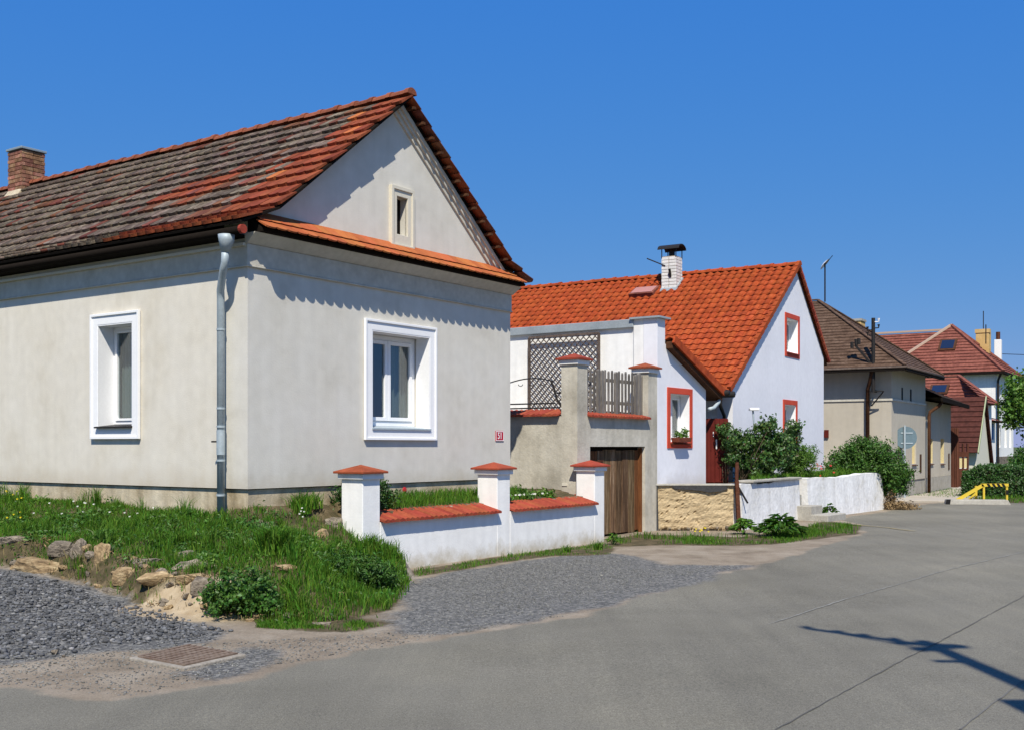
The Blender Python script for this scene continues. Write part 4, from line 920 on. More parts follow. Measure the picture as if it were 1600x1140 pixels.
# flower box on the red window sill
fb = empty('flower_box', F1.P((ru0 + ru1) / 2 - .1, VG2 - .09, rz0 + .0), 'terracotta flower box with leafy plants on the red framed sill above the rubble wall', 'flower box', rot=F1.rot)
MB().hexa([(-.27,-.07,0),(.27,-.07,0),(.27,.07,0),(-.27,.07,0),(-.3,-.085,.09),(.3,-.085,.09),(.3,.085,.09),(-.3,.085,.09)]).build('trough', M('terracotta', (.20,.06,.035)), fb, bevel=.005)
P, Nr = cloud([((-.2,0,.16),(.12,.08,.08)), ((.15,0,.17),(.14,.08,.09)), ((0,0,.14),(.2,.08,.06))], 400, .05)
V, F = leaves(P, .045, Nr); np_mesh('plant', V, F, mt['leaf_light'], fb, kind='stuff')

# ================================================================== trellis, bench on the terrace
tv0, tv1 = F1.v(938, UG2), F1.v(829.5, UG2)
tz0, tz1 = 2.12, F1.z(UG2, tv0, 521)
tl = F1.root('trellis', 'brown diamond lattice trellis standing against the white terrace wall', 'trellis')
xu = UG2 - .06
for (a, b) in (((tv0, tz0), (tv0, tz1)), ((tv1, tz0), (tv1, tz1)), ((tv0, tz1), (tv1, tz1)), ((tv0, tz0 + .05), (tv1, tz0 + .05))):
    MB().bar((xu, a[0], a[1]), (xu, b[0], b[1]), .045, .045, up=(1, 0, 0)).build('frame_bar', mt['lath'], tl)
wv, hz = tv1 - tv0, tz1 - tz0; st = .135
for sgn, off in ((1, -.012), (-1, .010)):
    c = -hz
    while c < wv:
        # line v = tv0 + c + s, z = tz0 + s  (or mirrored)
        s0 = max(0, -c); s1 = min(hz, wv - c)
        if s1 - s0 > .06:
            A = (c + s0, s0); B = (c + s1, s1)
            if sgn < 0: A = (wv - A[0], A[1]); B = (wv - B[0], B[1])
            MB().bar((xu + off, tv0 + A[0], tz0 + A[1]), (xu + off, tv0 + B[0], tz0 + B[1]), .02, .008, up=(1, 0, 0)).build('lath', mt['lath'], tl)
        c += st
bn = F1.root('garden_bench', 'black wrought iron bench with curved arms on the terrace before the trellis', 'bench')
bu = UG + .75
m = MB(); v1, v0 = F1.v(800, bu), F1.v(868, bu)
m.tube([(bu, v1 + .4, 2.38), (bu, v0, 2.38)], .013, 6); m.tube([(bu, v1 + .4, 2.30), (bu, v0 - .1, 2.30)], .013, 6); m.build('seat_rail', mt['dark_metal'], bn)
m = MB(); pts = [(bu, v0 + .05 + .95 * t, 2.72 + .12 * math.sin(math.pi * (.15 + .7 * t))) for t in np.linspace(0, 1, 10)]; m.tube(pts, .011, 6)
for t in (.25, .5, .75):
    c = v0 + .05 + .95 * t; m.tube([(bu, c + .05 * math.cos(q), 2.74 + .035 * math.sin(q)) for q in np.linspace(math.pi, 2 * math.pi, 7)], .007, 5)
m.build('back_scroll', mt['dark_metal'], bn)
m = MB(); m.tube([(bu, v0 + .1, 2.78), (bu, v0 + .03, 2.65), (bu, v0 - .03, 2.45), (bu, v0 - .15, 2.3), (bu, v0 - .16, 2.12)], .022, 6); m.build('front_leg', mt['dark_metal'], bn)
m = MB(); m.tube([(bu, v0 - .03, 2.56), (bu, v0 - .2, 2.58), (bu, v0 - .3, 2.54), (bu, v0 - .24, 2.4), (bu, v0 - .3, 2.12)], .014, 6); m.build('arm_rest', mt['dark_metal'], bn)

# ================================================================== walls before the white house
rw = empty('rubble_wall', (2.76, 21.0, 0), 'yellow rubble retaining wall with peeling tar edge under the white wing', 'retaining wall')
k1 = 44; k2 = 26; vs = []; fs = []
WX = 1.47
for j in range(k2 + 1):
    for i in range(k1 + 1):
        x = WX * i / k1; z = -.08 + .93 * j / k2
        y = .007 * math.sin(z * 44 + 2.5 * math.sin(x * 4)) * rnd.uniform(.2, 1) + rnd.uniform(-.007, .007) + .010 * math.sin(x * 7 + z * 11) + (.035 if rnd.random() < .02 else 0)
        vs.append((x, y, z))
for j in range(k2):
    for i in range(k1): a = j * (k1 + 1) + i; fs.append((a, a + 1, a + k1 + 2, a + k1 + 1))
MB().add(vs, fs).build('rubble_face', mt['rubble_wall'], rw, smooth=False)
MB().box((0, .03, -.08), (WX, .3, .85)).build('wall_core', mt['rubble_wall'], rw)
vs = [(.28,-.035,.855),(1.30,-.035,.855),(1.36,-.035,.80),(1.22,-.035,.745),(.98,-.035,.725),(.86,-.035,.755),(.6,-.035,.775),(.35,-.035,.79)]
m = MB(); m.plate([(p[0], p[2]) for p in vs], [], lambda a, b, d: (a, -.04 + d, b), .03).build('tar_edge', mt['tar'], rw)
MB().hexa([(-.04,-.03,-.05),(.04,-.03,-.05),(.04,.02,-.05),(-.04,.02,-.05),(-.03,-.03,.84),(.02,-.03,.84),(.02,.02,.84),(-.03,.02,.84)]).build('edge_strip', mt['tar'], rw)
MB().box((-.02, -.05, .852), (WX + .1, .34, .885)).build('capping', mt['concrete'], rw, bevel=.01)
def rock_data(seed, n=2, flat=.6, box=.35):
    r_ = random.Random(seed); bm = bmesh.new(); bmesh.ops.create_icosphere(bm, subdivisions=n, radius=.5)
    ps_ = [Vector((r_.gauss(0,1), r_.gauss(0,1), r_.gauss(0,1))).normalized() for _ in range(12)]; ds = [r_.uniform(.19, .36) for _ in ps_]
    for v in bm.verts:
        for p, d in zip(ps_, ds):
            e = v.co.dot(p) - d
            if e > 0: v.co -= p * e * .92
        v.co += Vector((r_.gauss(0,1), r_.gauss(0,1), r_.gauss(0,1))) * .012
    me = bpy.data.meshes.new('stone'); bm.to_mesh(me); bm.free(); return me
rk = [rock_data(i, 3) for i in range(7)]
def rock(name, loc, size, me, mat, rz=0, parent=None, tilt=0):
    d = me.copy(); d.materials.clear(); d.materials.append(mat); o = link_mesh(name, d, parent); o.location = loc; o.scale = size; o.rotation_euler = (tilt, tilt * .5, rz); return o
for i in range(24):
    x = .06 + i * .061; s_ = rnd.uniform(.05, .1); rock('rubble_stone', (x, -.03, rnd.uniform(.0, .07)), (s_ * 1.2, s_, s_ * .8), rk[i % 7], mt['stone_y'] if i % 3 else mt['stone_g'], rnd.uniform(0, 6), rw)
rp_ = empty('rusty_post', (4.33, 20.93, 0), 'leaning rusty iron post at the end of the yellow rubble wall', 'post')
MB().bar((0, 0, -.1), (-.05, 0, .95), .09, .07).build('post', mt['rust'], rp_); MB().tube([(-.05, 0, .9), (-.04, .02, 1.3)], .035, 8).build('post_top', mt['rust'], rp_)
MB().bar((.0, .06, .82), (.18, .1, .52), .03, .03).build('stay', mt['dark_metal'], rp_)
def old_wall(name, p, q, zt0, zt1, label, th=.28):
    p = Vector(p); q = Vector(q); d = q - p; L = d.length; a = math.atan2(d.y, d.x)
    r = empty(name, (p.x, p.y, 0), label, 'garden wall', rot=a)
    k1 = int(L * 14); k2 = 12; vs = []; fs = []
    for face in (0, 1):
        for j in range(k2 + 1):
            for i in range(k1 + 1):
                t = i / k1; zt = zt0 + (zt1 - zt0) * t + .02 * math.sin(t * 9 + 1) + .008 * math.sin(t * 37)
                z = -.1 + (zt + .1) * j / k2; y = .006 * math.sin(t * L * 2.3 + z * 3) + rnd.uniform(-.002, .002) + (.05 * (j / k2) if face == 0 else -.0)
                vs.append((t * L, y if face == 0 else th + y, z))
    n1 = (k1 + 1) * (k2 + 1)
    for j in range(k2):
        for i in range(k1):
            a_ = j * (k1 + 1) + i; fs.append((a_, a_ + 1, a_ + k1 + 2, a_ + k1 + 1)); fs.append((n1 + a_ + 1, n1 + a_, n1 + a_ + k1 + 1, n1 + a_ + k1 + 2))
    for i in range(k1): a_ = k2 * (k1 + 1) + i; fs.append((a_, a_ + 1, n1 + a_ + 1, n1 + a_))
    for j in range(k2):
        for i in (0, k1): a_ = j * (k1 + 1) + i; fs.append((a_, a_ + k1 + 1, n1 + a_ + k1 + 1, n1 + a_))
    MB().add(vs, fs).build('wall_body', mt['old_white'], r, smooth=False)
    return r
w1 = old_wall('low_white_wall', (4.42, 21.0), (6.29, 23.9), .86, .9, 'low flaking white wall between the rusty post and the concrete steps')
MB().box((.5, -.02, .895), (3.44, .32, .94)).build('wall_cap', mt['concrete'], w1, bevel=.01)
w2 = old_wall('low_white_wall', (6.55, 24.2), (9.5, 28.05), .88, .93, 'stained low white wall running from the concrete steps to the rounded green bush')
st_ = empty('concrete_steps', (6.35, 23.6, 0), 'worn concrete steps between the two low white walls', 'steps', rot=math.atan2(3.85, 2.95))
for (a, b) in (((.0, -.45, -.05), (1.05, -.05, .14)), ((.0, -.08, -.05), (.62, .3, .32)), ((.0, .32, -.05), (.45, .7, .55))):
    MB().box(a, b).build('step', mt['concrete'], st_, bevel=.015)

# ================================================================== HOUSE 3 (beige, brown hip roof)
r3 = (1393 - CX) / FPX; F3 = Fr(r3 * 32.5, 32.5, 32)
h3 = F3.root('beige_house', 'beige house with dark brown hipped roof behind the traffic signs', 'house')
U3 = F3.u(1446); Z3 = 3.93; V3 = 10; U4 = F3.u(1487.5); Z4 = 3.12
f3 = mfront(0); win3 = []
for x0, x1, y0, y1 in ((1403, 1406.5, 697, 722), (1425, 1431.5, 697, 722)):
    a0, a1 = F3.u(x0), F3.u(x1); win3.append((a0, a1 if x0 > 1410 else F3.u(1408), F3.z(a0, 0, 724), F3.z(a0, 0, 684)))
MB().plate(rect(0, U3, .55, Z3), [rect(*w) for w in win3], f3, .3).build('front_wall', mt['beige'], h3)
for i, w in enumerate(win3): window(h3, f3, *w, rec=.22, fw=.06, mull=0, mat=mt['brownwin'], sill=mt['rust'], curtain=False)
MB().plate(rect(.302, V3, .55, Z3), [], mleft(.002), .3).build('side_wall', mt['beige'], h3)
MB().box((U3 - .3, .302, .5), (U3, V3, Z3)).build('rear_wall', mt['beige'], h3)
win4 = []
for x0, x1 in ((1453, 1459.5), (1471.5, 1477)):
    a0, a1 = F3.u(x0, .0), F3.u(x1, .0); win4.append((a0, a1, F3.z(a0, .0, 723), F3.z(a0, .0, 685)))
MB().plate(rect(U3 + .003, U4, .55, Z4), [rect(*w) for w in win4], mfront(.04), .3).build('low_front_wall', mt['beige'], h3)
for w in win4: window(h3, mfront(.04), *w, rec=.22, fw=.06, mull=0, mat=mt['brownwin'], sill=mt['rust'], curtain=False)
for (a0, a1, z0, z1) in win3 + win4:     # cream painted reveal
    MB().box((a1 - .012, .05, z0), (a1 - .001, .255, z1)).build('reveal', mt['pvc_yellow'], h3)
MB().box((U4 - .3, .342, .5), (U4 - .002, 8, Z4)).build('low_rear_wall', mt['beige'], h3)
MB().box((.03, .03, -.1), (U4 - .03, .33, .545)).build('plinth', mt['concrete'], h3)
MB().box((.03, .332, -.1), (.33, V3, .545)).build('plinth', mt['concrete'], h3)
zb3 = F3.z(0, 0, 625)
m = MB(); m.box((-.03, -.03, zb3), (U3, .0 - .001, zb3 + .06)); m.box((-.03, 0, zb3), (.0, V3, zb3 + .06)); m.build('band', mt['trim'], h3)
for px_ in (1409, 1422.5): # wall anchors under the eave
    a = F3.u(px_); MB().box((a - .04, -.03, 3.0), (a + .04, -.001, 3.4)).build('wall_anchor', mt['dark_metal'], h3)
for px_ in (1438, 1484): # meter doors
    a = F3.u(px_); MB().box((a - .1, -.012 + (.04 if px_ > 1450 else 0), .75), (a + .14, .0 + (.03 if px_ > 1450 else -.001), 1.35)).build('meter_door', mt['wood_eave'], h3)
rf3 = empty('hip_roof', (0, 0, 0), None, None); rf3.parent = h3
e = .5; ze = Z3 + .0; ap = Vector((2.25, 2.85, 6.35)); bk = Vector((2.25, V3, 6.35))
c00 = Vector((-e, -e, ze)); c10 = Vector((U3 + .4, -e, ze)); c01 = Vector((-e, V3, ze)); c11 = Vector((U3 + .4, V3, ze))
m = MB(); stepped(m, c01, c00, ap, bk, 24, .02); stepped(m, c00, c10, ap, ap, 24, .02); stepped(m, c10, c11, bk, ap, 24, .02); m.build('shingles', mt['shingle'], rf3, kind='stuff')
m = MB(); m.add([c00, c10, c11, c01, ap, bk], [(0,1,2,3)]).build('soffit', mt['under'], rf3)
m = MB(); 
for a, b in ((c00, c10), (c01, c00)): m.bar(a + Vector((0, 0, -.07)), b + Vector((0, 0, -.07)), .06, .13)
m.build('fascia', mt['under'], rf3)
m = MB()
for a, b in ((c00, c10), (c01, c00)): m.tube([a + Vector((-.03, -.03, -.03)), b + Vector((-.03, -.03, -.03))], .032, 8)
m.build('gutter', mt['lath'], rf3, smooth=True)
for a, b in ((c00, ap), (c10, ap), (ap, bk)): MB().bar(a + Vector((0,0,.035)), b + Vector((0,0,.035)), .12, .03).build('hip_cap', mt['shingle'], rf3)
# lower roof
ze4 = Z4 + .0; d00 = Vector((U3 + .1, -e, ze4 + .12)); d10 = Vector((U4 + .45, -e, ze4)); t0 = Vector((U3 + .1, 2.6, ze4 + 1.6)); t1 = Vector((U4 - 1.6, 2.6, ze4 + 1.5)); d11 = Vector((U4 + .45, 8, ze4)); t2 = Vector((U4 - 1.6, 8, ze4 + 1.5))
m = MB(); stepped(m, d00, d10, t1, t0, 12, .02); stepped(m, d10, d11, t2, t1, 12, .02); m.build('shingles', mt['shingle'], rf3, kind='stuff')
MB().add([d00, d10, d11, Vector((U3 + .1, 8, ze4))], [(0,1,2,3)]).build('soffit', mt['under'], rf3)
MB().bar(d00 + Vector((0, 0, -.08)), d10 + Vector((0, 0, -.06)), .06, .13).build('fascia', mt['under'], rf3)
m = MB(); a = U3 + .08; m.tube([(a + .35, -.45, 3.1), (a + .3, -.35, 2.95), (a + .05, -.12, 2.75), (a, -.1, 2.6), (a, -.1, .0)], .055, 8); m.build('downpipe', mt['wood_eave'], h3, smooth=True)
vd = F3.v(1357, 0); m = MB(); m.tube([(-.4, vd - .2, 3.85), (-.35, vd - .15, 3.6), (-.1, vd, 3.3), (-.1, vd, 0)], .06, 8); m.build('downpipe', mt['wood_eave'], h3, smooth=True)
MB().box((-.06, F3.v(1287.5, 0) - .02, F3.z(0, 2, 683)), (-.005, F3.v(1295, 0) * 0 + F3.v(1295, 0), F3.z(0, 2, 671))).build('red_box', mt['redgate'], h3)
# chimney behind
cp = Fr(*F3.o, 32); cc = empty('chimney', (6.0, 2.6, 0), None, None); cc.parent = h3
MB().box((-.3, -.25, 4), (.3, .25, 6.0)).build('chimney_shaft', mt['yellow_wall'], cc, bevel=.02); MB().box((-.33, -.28, 6.0), (.33, .28, 6.08)).build('chimney_cap', mt['concrete'], cc)
# antenna mast with dish
am = F3.v(1289, 2.25)
an = empty('satellite_dish', F3.P(2.25, am, 6.3), 'small satellite dish on a thin mast above the brown hipped roof', 'satellite dish')
MB().tube([(0, 0, 0), (0, 0, 1.25)], .025, 6).build('mast', mt['dark_metal'], an)
m = MB(); vs = []; fs = []; k = 14
for j, (rr, dd) in enumerate(((0, .05), (.11, .04), (.22, 0))):
    for i in range(k): t = 2 * math.pi * i / k; vs.append((rr * math.cos(t), dd, rr * math.sin(t)))
for j in range(2):
    for i in range(k): fs.append((j*k+i, j*k+(i+1) % k, (j+1)*k+(i+1) % k, (j+1)*k+i))
ds = m.add(vs, fs).build('dish', mt['white'], an); ds.location = (0, 0, 1.22); ds.rotation_euler = (R(42), 0, R(68))
MB().tube([(0, 0, 1.2), (.16, -.3, 1.45)], .012, 5).build('feed_arm', mt['dark_metal'], an)
# electricity roof mast on the side wall
vm = F3.v(1364.5, -.35)
em = empty('power_mast', F3.P(-.35, vm, 0), 'dark iron electricity mast with insulators bracketed to the beige house', 'mast', rot=F3.rot)
zt_, zb_ = F3.z(-.35, vm, 497), F3.z(-.35, vm, 612)
MB().tube([(0, 0, zb_), (0, 0, zt_)], .055, 8).build('pole', mt['dark_metal'], em)
for z, s_ in ((zt_ - .12, -1), (zt_ - .3, -1), (zt_ - .35, 1), (zt_ - .5, 1)):
    MB().tube([(0, 0, z), (-.02, -s_ * -.16, z), (-.02, s_ * .16, z + .1)], [.018, .018, .04], 6).build('insulator', mt['white'] if z > zt_ - .2 else mt['dark_metal'], em)
MB().bar((0, .0, 3.95), (.0, .52, 4.6), .06, .06).build('stay_arm', mt['dark_metal'], em)
for i, (y, z) in enumerate(((.5, 4.7), (.62, 4.62), (.42, 4.72))): MB().tube([(0, y, z - .1), (0, y, z + .08)], .05, 6).build('insulator', mt['dark_metal'], em)
for z in (zb_ + .02, 3.25): MB().bar((0, 0, z), (.35, 0, z), .04, .04).build('bracket', mt['dark_metal'], em)
MB().bar((0, -.3, zb_ + .02), (0, .1, zb_ + .02), .03, .03).build('bracket', mt['dark_metal'], em); MB().bar((0, -.3, zb_ + .02), (.2, .1, zb_ - .4), .03, .03).build('bracket', mt['dark_metal'], em)

# ================================================================== far houses
def skylight(par, c, A, Sx, w, h):
    A = Vector(A).normalized(); Sx = Vector(Sx).normalized(); n = A.cross(Sx); n = n if n.z > 0 else -n; c = Vector(c)
    def q(a, b, d): return c + A * a + Sx * b + n * d
    s = MB().hexa([q(-w,-h,0), q(w,-h,0), q(w,h,0), q(-w,h,0), q(-w,-h,.12), q(w,-h,.12), q(w,h,.12), q(-w,h,.12)]).build('skylight', mt['wood_eave'], par)
    MB().hexa([q(-w*.75,-h*.75,.1), q(w*.75,-h*.75,.1), q(w*.75,h*.75,.1), q(-w*.75,h*.75,.1), q(-w*.75,-h*.75,.14), q(w*.75,-h*.75,.14), q(w*.75,h*.75,.14), q(-w*.75,h*.75,.14)]).build('pane', mt['blue_glass'], s)
F5 = Fr((1557 - CX) / FPX * 65, 65, 33)
h5 = F5.root('white_townhouse', 'tall white house with red hipped roof and skylight behind the other houses', 'house')
Z5 = F5.z(0, 0, 581); U5 = 6.2; V5 = 6.5
wh = [] 
for i, uu in enumerate((1.2, 3.2, 5.0)):
    for z0, z1 in ((1.55, 2.9), (4.6, 5.3)): wh.append((uu - .35, uu + .35, z0, z1))
MB().plate(rect(0, U5, 0, Z5), [rect(*w) for w in wh], mfront(0), .3).build('front_wall', mt['white_wall'], h5)
for w in wh: window(h5, mfront(0), *w, rec=.15, fw=.06, mull=0, curtain=False, glass=mt['blue_glass'])
MB().box((.0, .302, 0), (.3, 16, Z5)).build('side_wall', mt['white_wall'], h5)
MB().box((-.04, -.04, 0), (U5, -.001, 1.0)).build('plinth', mt['stone_g'], h5)
rf5 = empty('roof', (0, 0, 0), None, None); rf5.parent = h5; e = .45
a00 = Vector((-e, -e, Z5)); a10 = Vector((U5 + e, -e, Z5)); a01 = Vector((-e, V5 + e, Z5)); a11 = Vector((U5 + e, V5 + e, Z5)); ap5 = Vector((3.1, 3.15, F5.z(3.1, 3.15, 509)))
m = MB(); stepped(m, a01, a00, ap5, ap5, 16, .05); stepped(m, a00, a10, ap5, ap5, 16, .05); stepped(m, a10, a11, ap5, ap5, 16, .05)
rr = ap5.copy(); rr.z -= .35; b_r = Vector((3.1, 18, rr.z)); 
stepped(m, Vector((-e + .4, 18, Z5 + .0)), Vector((-e + .4, 3.2, Z5)), Vector((3.1, 3.2, rr.z)), b_r, 16, .05)
m.build('tile_rows', mt['far_tile'], rf5, kind='stuff')
MB().add([a00, a10, a11, a01], [(0,1,2,3)]).build('soffit', mt['under'], rf5)
for a, b, mm in ((a00, ap5, mt['far_tile']), (a01, ap5, mt['ridge_pale']), (Vector((3.1, 3.2, rr.z + .06)), b_r + Vector((0,0,.06)), mt['ridge_pale']), (a10, ap5, mt['far_tile'])): MB().bar(a + Vector((0,0,.06)), b + Vector((0,0,.06)), .2, .12).build('ridge', mm, rf5)
for a, b in ((a00, a10), (a00, a01)): MB().bar(a + Vector((0,0,-.06)), b + Vector((0,0,-.06)), .1, .15).build('gutter', mt['under'], rf5)
sA = (Vector(a01) - Vector(a00)); sS = ap5 - (a00 + a01) / 2; cs = (a00 + a01) / 2
vv = F5.v(1477.5, .9); skylight(rf5, (1.55, vv, Z5 + (1.55 + e) * (ap5.z - Z5) / (3.1 + e)), (0,1,0), (3.55, 0, ap5.z - Z5), .5, .55)
m = MB(); m.tube([(-.35, -.3, Z5 - .1), (-.1, -.1, Z5 - .5), (-.08, -.1, .5)], .07, 8); m.build('downpipe', mt['dark_metal'], h5)
for (x0, x1, y0, u_, mm, dd) in ((1525, 1548, 518, 4.8, mt['yellow_wall'], .5), (1553.5, 1565.5, 531, 6.0, mt['white'], .35)):
    v_ = F5.v((x0 + x1) / 2, u_); w_ = (x1 - x0) * .0405 * .42; z1 = F5.z(u_, v_, y0)
    s_ = MB().box((u_ - w_, v_ - w_, Z5 - 1), (u_ + w_, v_ + w_, z1)).build('chimney', mm, rf5, bevel=.02)
    if x0 < 1550: MB().box((u_ - w_ - .04, v_ - w_ - .04, z1 - .12), (u_ + w_ * .2, v_ + w_ + .04, z1 + .12)).build('chimney_pot', mm, s_); MB().tube([(u_, v_, z1), (u_, v_, z1 + 1.3)], .03, 5).build('aerial', mt['dark_metal'], s_)
    else: MB().tube([(u_, v_, z1), (u_, v_, z1 + .5)], .13, 8).build('chimney_pot', mt['rust'], s_)
MB().tube([(3.6, 1.2, ap5.z - 1.2), (3.6, 1.2, ap5.z + .0)], .035, 5).build('aerial', mt['dark_metal'], rf5)
# lower wing with skylight
F4 = Fr((1497 - CX) / FPX * 56, 56, 33)
h4 = F4.root('low_annex', 'low annex with red tile roof and dark skylight before the white townhouse', 'annex')
zr, ze_ = F4.z(0, 0, 588), F4.z(-2, 0, 634)
a, b, c, d = Vector((-2.2, -2.2, ze_)), Vector((-2.2, 9, ze_)), Vector((0, 9, zr)), Vector((0, 0, zr))
g = Vector((F4.u(1541, -2.2), -2.2, ze_)); hh = d
m = MB(); stepped(m, b, a, d, c, 9, .05); stepped(m, a, g, hh, d, 9, .05); rf4 = m.build('roof', mt['far_tile'], h4)
MB().bar(a + Vector((0,0,.07)), d + Vector((0,0,.07)), .2, .1).build('ridge', mt['far_tile'], rf4); MB().bar(d + Vector((0,0,.07)), c + Vector((0,0,.07)), .2, .1).build('ridge', mt['far_tile'], rf4)
skylight(h4, (-1.05, F4.v(1467.5, -1.05), ze_ + (2.2 - 1.05) * (zr - ze_) / 2.2), (0,1,0), (2.2, 0, zr - ze_), .45, .42)
MB().box((-1.9, -1.9, 0), (g.x - .3, 8, ze_)).build('wall', mt['white_wall'], h4)
# dark red steep gable cottage
F6 = Fr((1536 - CX) / FPX * 50, 50, 33); 
h6 = F6.root('gabled_cottage', 'narrow cottage with steep dark red tile roof and cream gable beside the brown gate', 'cottage')
zA = F6.z(0, 0, 619); uL = F6.u(1525.5) ; zL_ = F6.z(uL, 0, 698); uRr = F6.u(1546.5); zR_ = F6.z(uRr, 0, 725)
MB().plate([(uL, 0), (uRr, 0), (uRr, zR_), (0, zA - .05), (uL, zL_ - .05)], [], mfront(0), .3).build('gable_wall', M('cream_gable', (.62,.60,.50)), h6)
MB().box((uL + .02, .302, 0), (uL + .3, 6, zL_ - .1)).build('side_wall', mt['white_wall'], h6)
m = MB(); stepped(m, (uL - .35, 6, zL_ - .25), (uL - .35, -.12, zL_ - .25), (0, -.12, zA), (0, 6, zA), 11, .04); stepped(m, (uRr + .2, -.12, zR_ - .2), (uRr + .2, 6, zR_ - .2), (0, 6, zA), (0, -.12, zA), 11, .04); m.build('roof', mt['dark_tile'], h6)
MB().bar((uL - .35, -.14, zL_ - .26), (0, -.14, zA - .01), .04, .12).build('verge_board', M('lime_verge', (.38,.42,.25)), h6)
MB().bar((0, -.14, zA - .01), (uRr + .2, -.14, zR_ - .2), .04, .1).build('verge_board', mt['dark_tile'], h6)
# small porch tower with hipped roof and blue window
F7 = Fr((1541 - CX) / FPX * 57, 57, 33)
h7 = F7.root('porch_tower', 'small white stair tower with little red roof and blue window beside the white townhouse', 'stair tower')
z7 = F7.z(0, 0, 657); MB().box((.2, 0, 0), (2.6, 2, z7)).build('wall', mt['white_wall'], h7)
ztp = F7.z(0, 1, 634); m = MB(); aa = Vector((-.3,-.5,z7)); bb = Vector((3.2,-.5,z7 - .05)); cc_ = Vector((.2, 1.5, ztp + .1)); stepped(m, aa, bb, Vector((.7, 1.5, ztp)), cc_, 6, .04); stepped(m, Vector((-.3, 2.2, z7)), aa, cc_, cc_, 6, .04); m.build('roof', mt['far_tile'], h7)
MB().add([aa, bb, Vector((3.2,2.2,z7-.05)), Vector((-.3,2.2,z7))], [(0,1,2,3)]).build('soffit', mt['under'], h7)
MB().box((.9, -.03, z7 - .95), (2.0, -.003, z7 - .1)).build('window', M('blue_shade', (.10,.18,.36)), h7)
# brown gate and shed front beside the beige house
def wgate(nm, lab, px0, px1, Y, n, zt, mat):
    x0 = (px0 - CX) / FPX * Y; w = (px1 - CX) / FPX * Y - x0; r = empty(nm, (x0, Y, 0), lab, 'gate')
    for i in range(n): MB().box((w * i / n + .006, 0, .0), (w * (i + 1) / n - .006, .04, zt)).build('board', mat, r)
    MB().box((0, .042, .1), (w, .06, zt - .05)).build('backing', mt['under'], r); return r
wgate('brown_gate', 'tall dark brown board gate at the far end of the beige house', 1484, 1498, 41.5, 4, 2.3, mt['redbrown'])
Yg = 42.5; x0 = (1498 - CX) / FPX * Yg; w_g = (1512.5 - CX) / FPX * Yg - x0
sh = empty('porch_gate', (x0, Yg, 0), 'brown timber porch frame with two cream panels beside the brown gate', 'gate')
for xx in (0, w_g / 2, w_g): MB().box((xx - .03, 0, 0), (xx + .03, .08, 1.72)).build('post', mt['redbrown'], sh)
MB().box((0, -.01, 1.2), (w_g, .09, 1.4)).build('beam', mt['redbrown'], sh); MB().box((0, .01, 0), (w_g, .07, .75)).build('panel', mt['redbrown'], sh)
for k in range(2): MB().box((w_g * k / 2 + .035, .03, .78), (w_g * (k + 1) / 2 - .035, .06, 1.17)).build('cream_panel', mt['pvc_yellow'], sh)

# pavement by the beige house
T2 = [F3.P(-.5, -.02), F3.P(-.5, -1.9), F3.P(3, -2.0), F3.P(U4 + 2, -2.6), F3.P(U4 + 2, .5), F3.P(U4, -.02)]
o = MB().plate([(p.x, p.y) for p in T2], [], lambda a, b, d: (a, b, .06 - d), .16).build('pavement', mt['pavement'], None, bevel=.02); o['kind'] = 'structure'

# ================================================================== road marks, drain
def strip(name, pts, w, z, mat, wj=.3):
    P = [Vector((*g0(*p), 0)) for p in pts]; Q = []
    for i in range(len(P) - 1):
        n = max(2, int((P[i+1] - P[i]).length / .12))
        for k in range(n): Q.append(P[i].lerp(P[i+1], k / n))
    Q.append(P[-1]); vs = []; fs = []
    for i, p in enumerate(Q):
        d = (Q[min(i+1, len(Q)-1)] - Q[max(i-1, 0)]).normalized(); s = Vector((-d.y, d.x, 0)); ww = w * rnd.uniform(1 - wj, 1 + wj); of = rnd.uniform(-1, 1) * w * .5
        zz = float(H(p.x, p.y)) + z
        for q in (s * (ww / 2 + of), s * (-ww / 2 + of)): vs.append((p.x + q.x, p.y + q.y, zz))
    for i in range(len(Q) - 1): fs.append((2*i, 2*i+1, 2*i+3, 2*i+2))
    o = MB().add(vs, fs).build(name, mat); o['kind'] = 'structure'; return o
strip('road_seam', [(1195,1150),(1300,1092),(1420,1026),(1500,985),(1600,930),(1680,890)], .010, .006, M('tar_seam', (.12,.115,.10)), .6)
strip('road_seam', [(1500,1140),(1600,1062),(1700,1000)], .01, .006, M('tar_seam_pale', (.145,.14,.125)), .5)
strip('road_seam', [(1200,975),(1320,935),(1450,898),(1600,862)], .014, .006, M('pale_seam', (.25,.245,.22)), .7)
strip('painted_line', [(1335,819),(1380,823),(1428,829)], .08, .01, M('faded_yellow_line', [(0,(.18,.17,.14)),(1,(.42,.33,.14))], scale=9), .3)
dc = [Vector((*g0(x, y), 0)) for x, y in ((215,1030),(296,1011),(372,1025),(288,1044))]
cen_ = sum(dc, Vector()) / 4; zc_ = float(H(cen_.x, cen_.y))
dn = empty('storm_drain', (cen_.x, cen_.y, zc_ + .0), 'rusty iron storm drain grate with pale concrete rim in the dirt', 'storm drain')
q_ = [p - cen_ for p in dc]
def dq(s, t, z=0):
    a = q_[0].lerp(q_[1], s); b = q_[3].lerp(q_[2], s); p = a.lerp(b, t); p.z = z; return p
m = MB(); ring = [(-.08,-.1),(1.1,-.08),(1.08,1.09),(-.09,1.08)]; inn = [(0,0),(1,0),(1,1),(0,1)]
vs = [dq(*p, z=.022) for p in ring] + [dq(*p, z=.026) for p in inn] + [dq(*p, z=-.05) for p in inn] + [dq(*p, z=-.03) for p in ring]; fs = []
for i in range(4): j = (i + 1) % 4; fs += [(i, j, 4 + j, 4 + i), (4 + i, 4 + j, 8 + j, 8 + i), (i, 12 + i, 12 + j, j)]
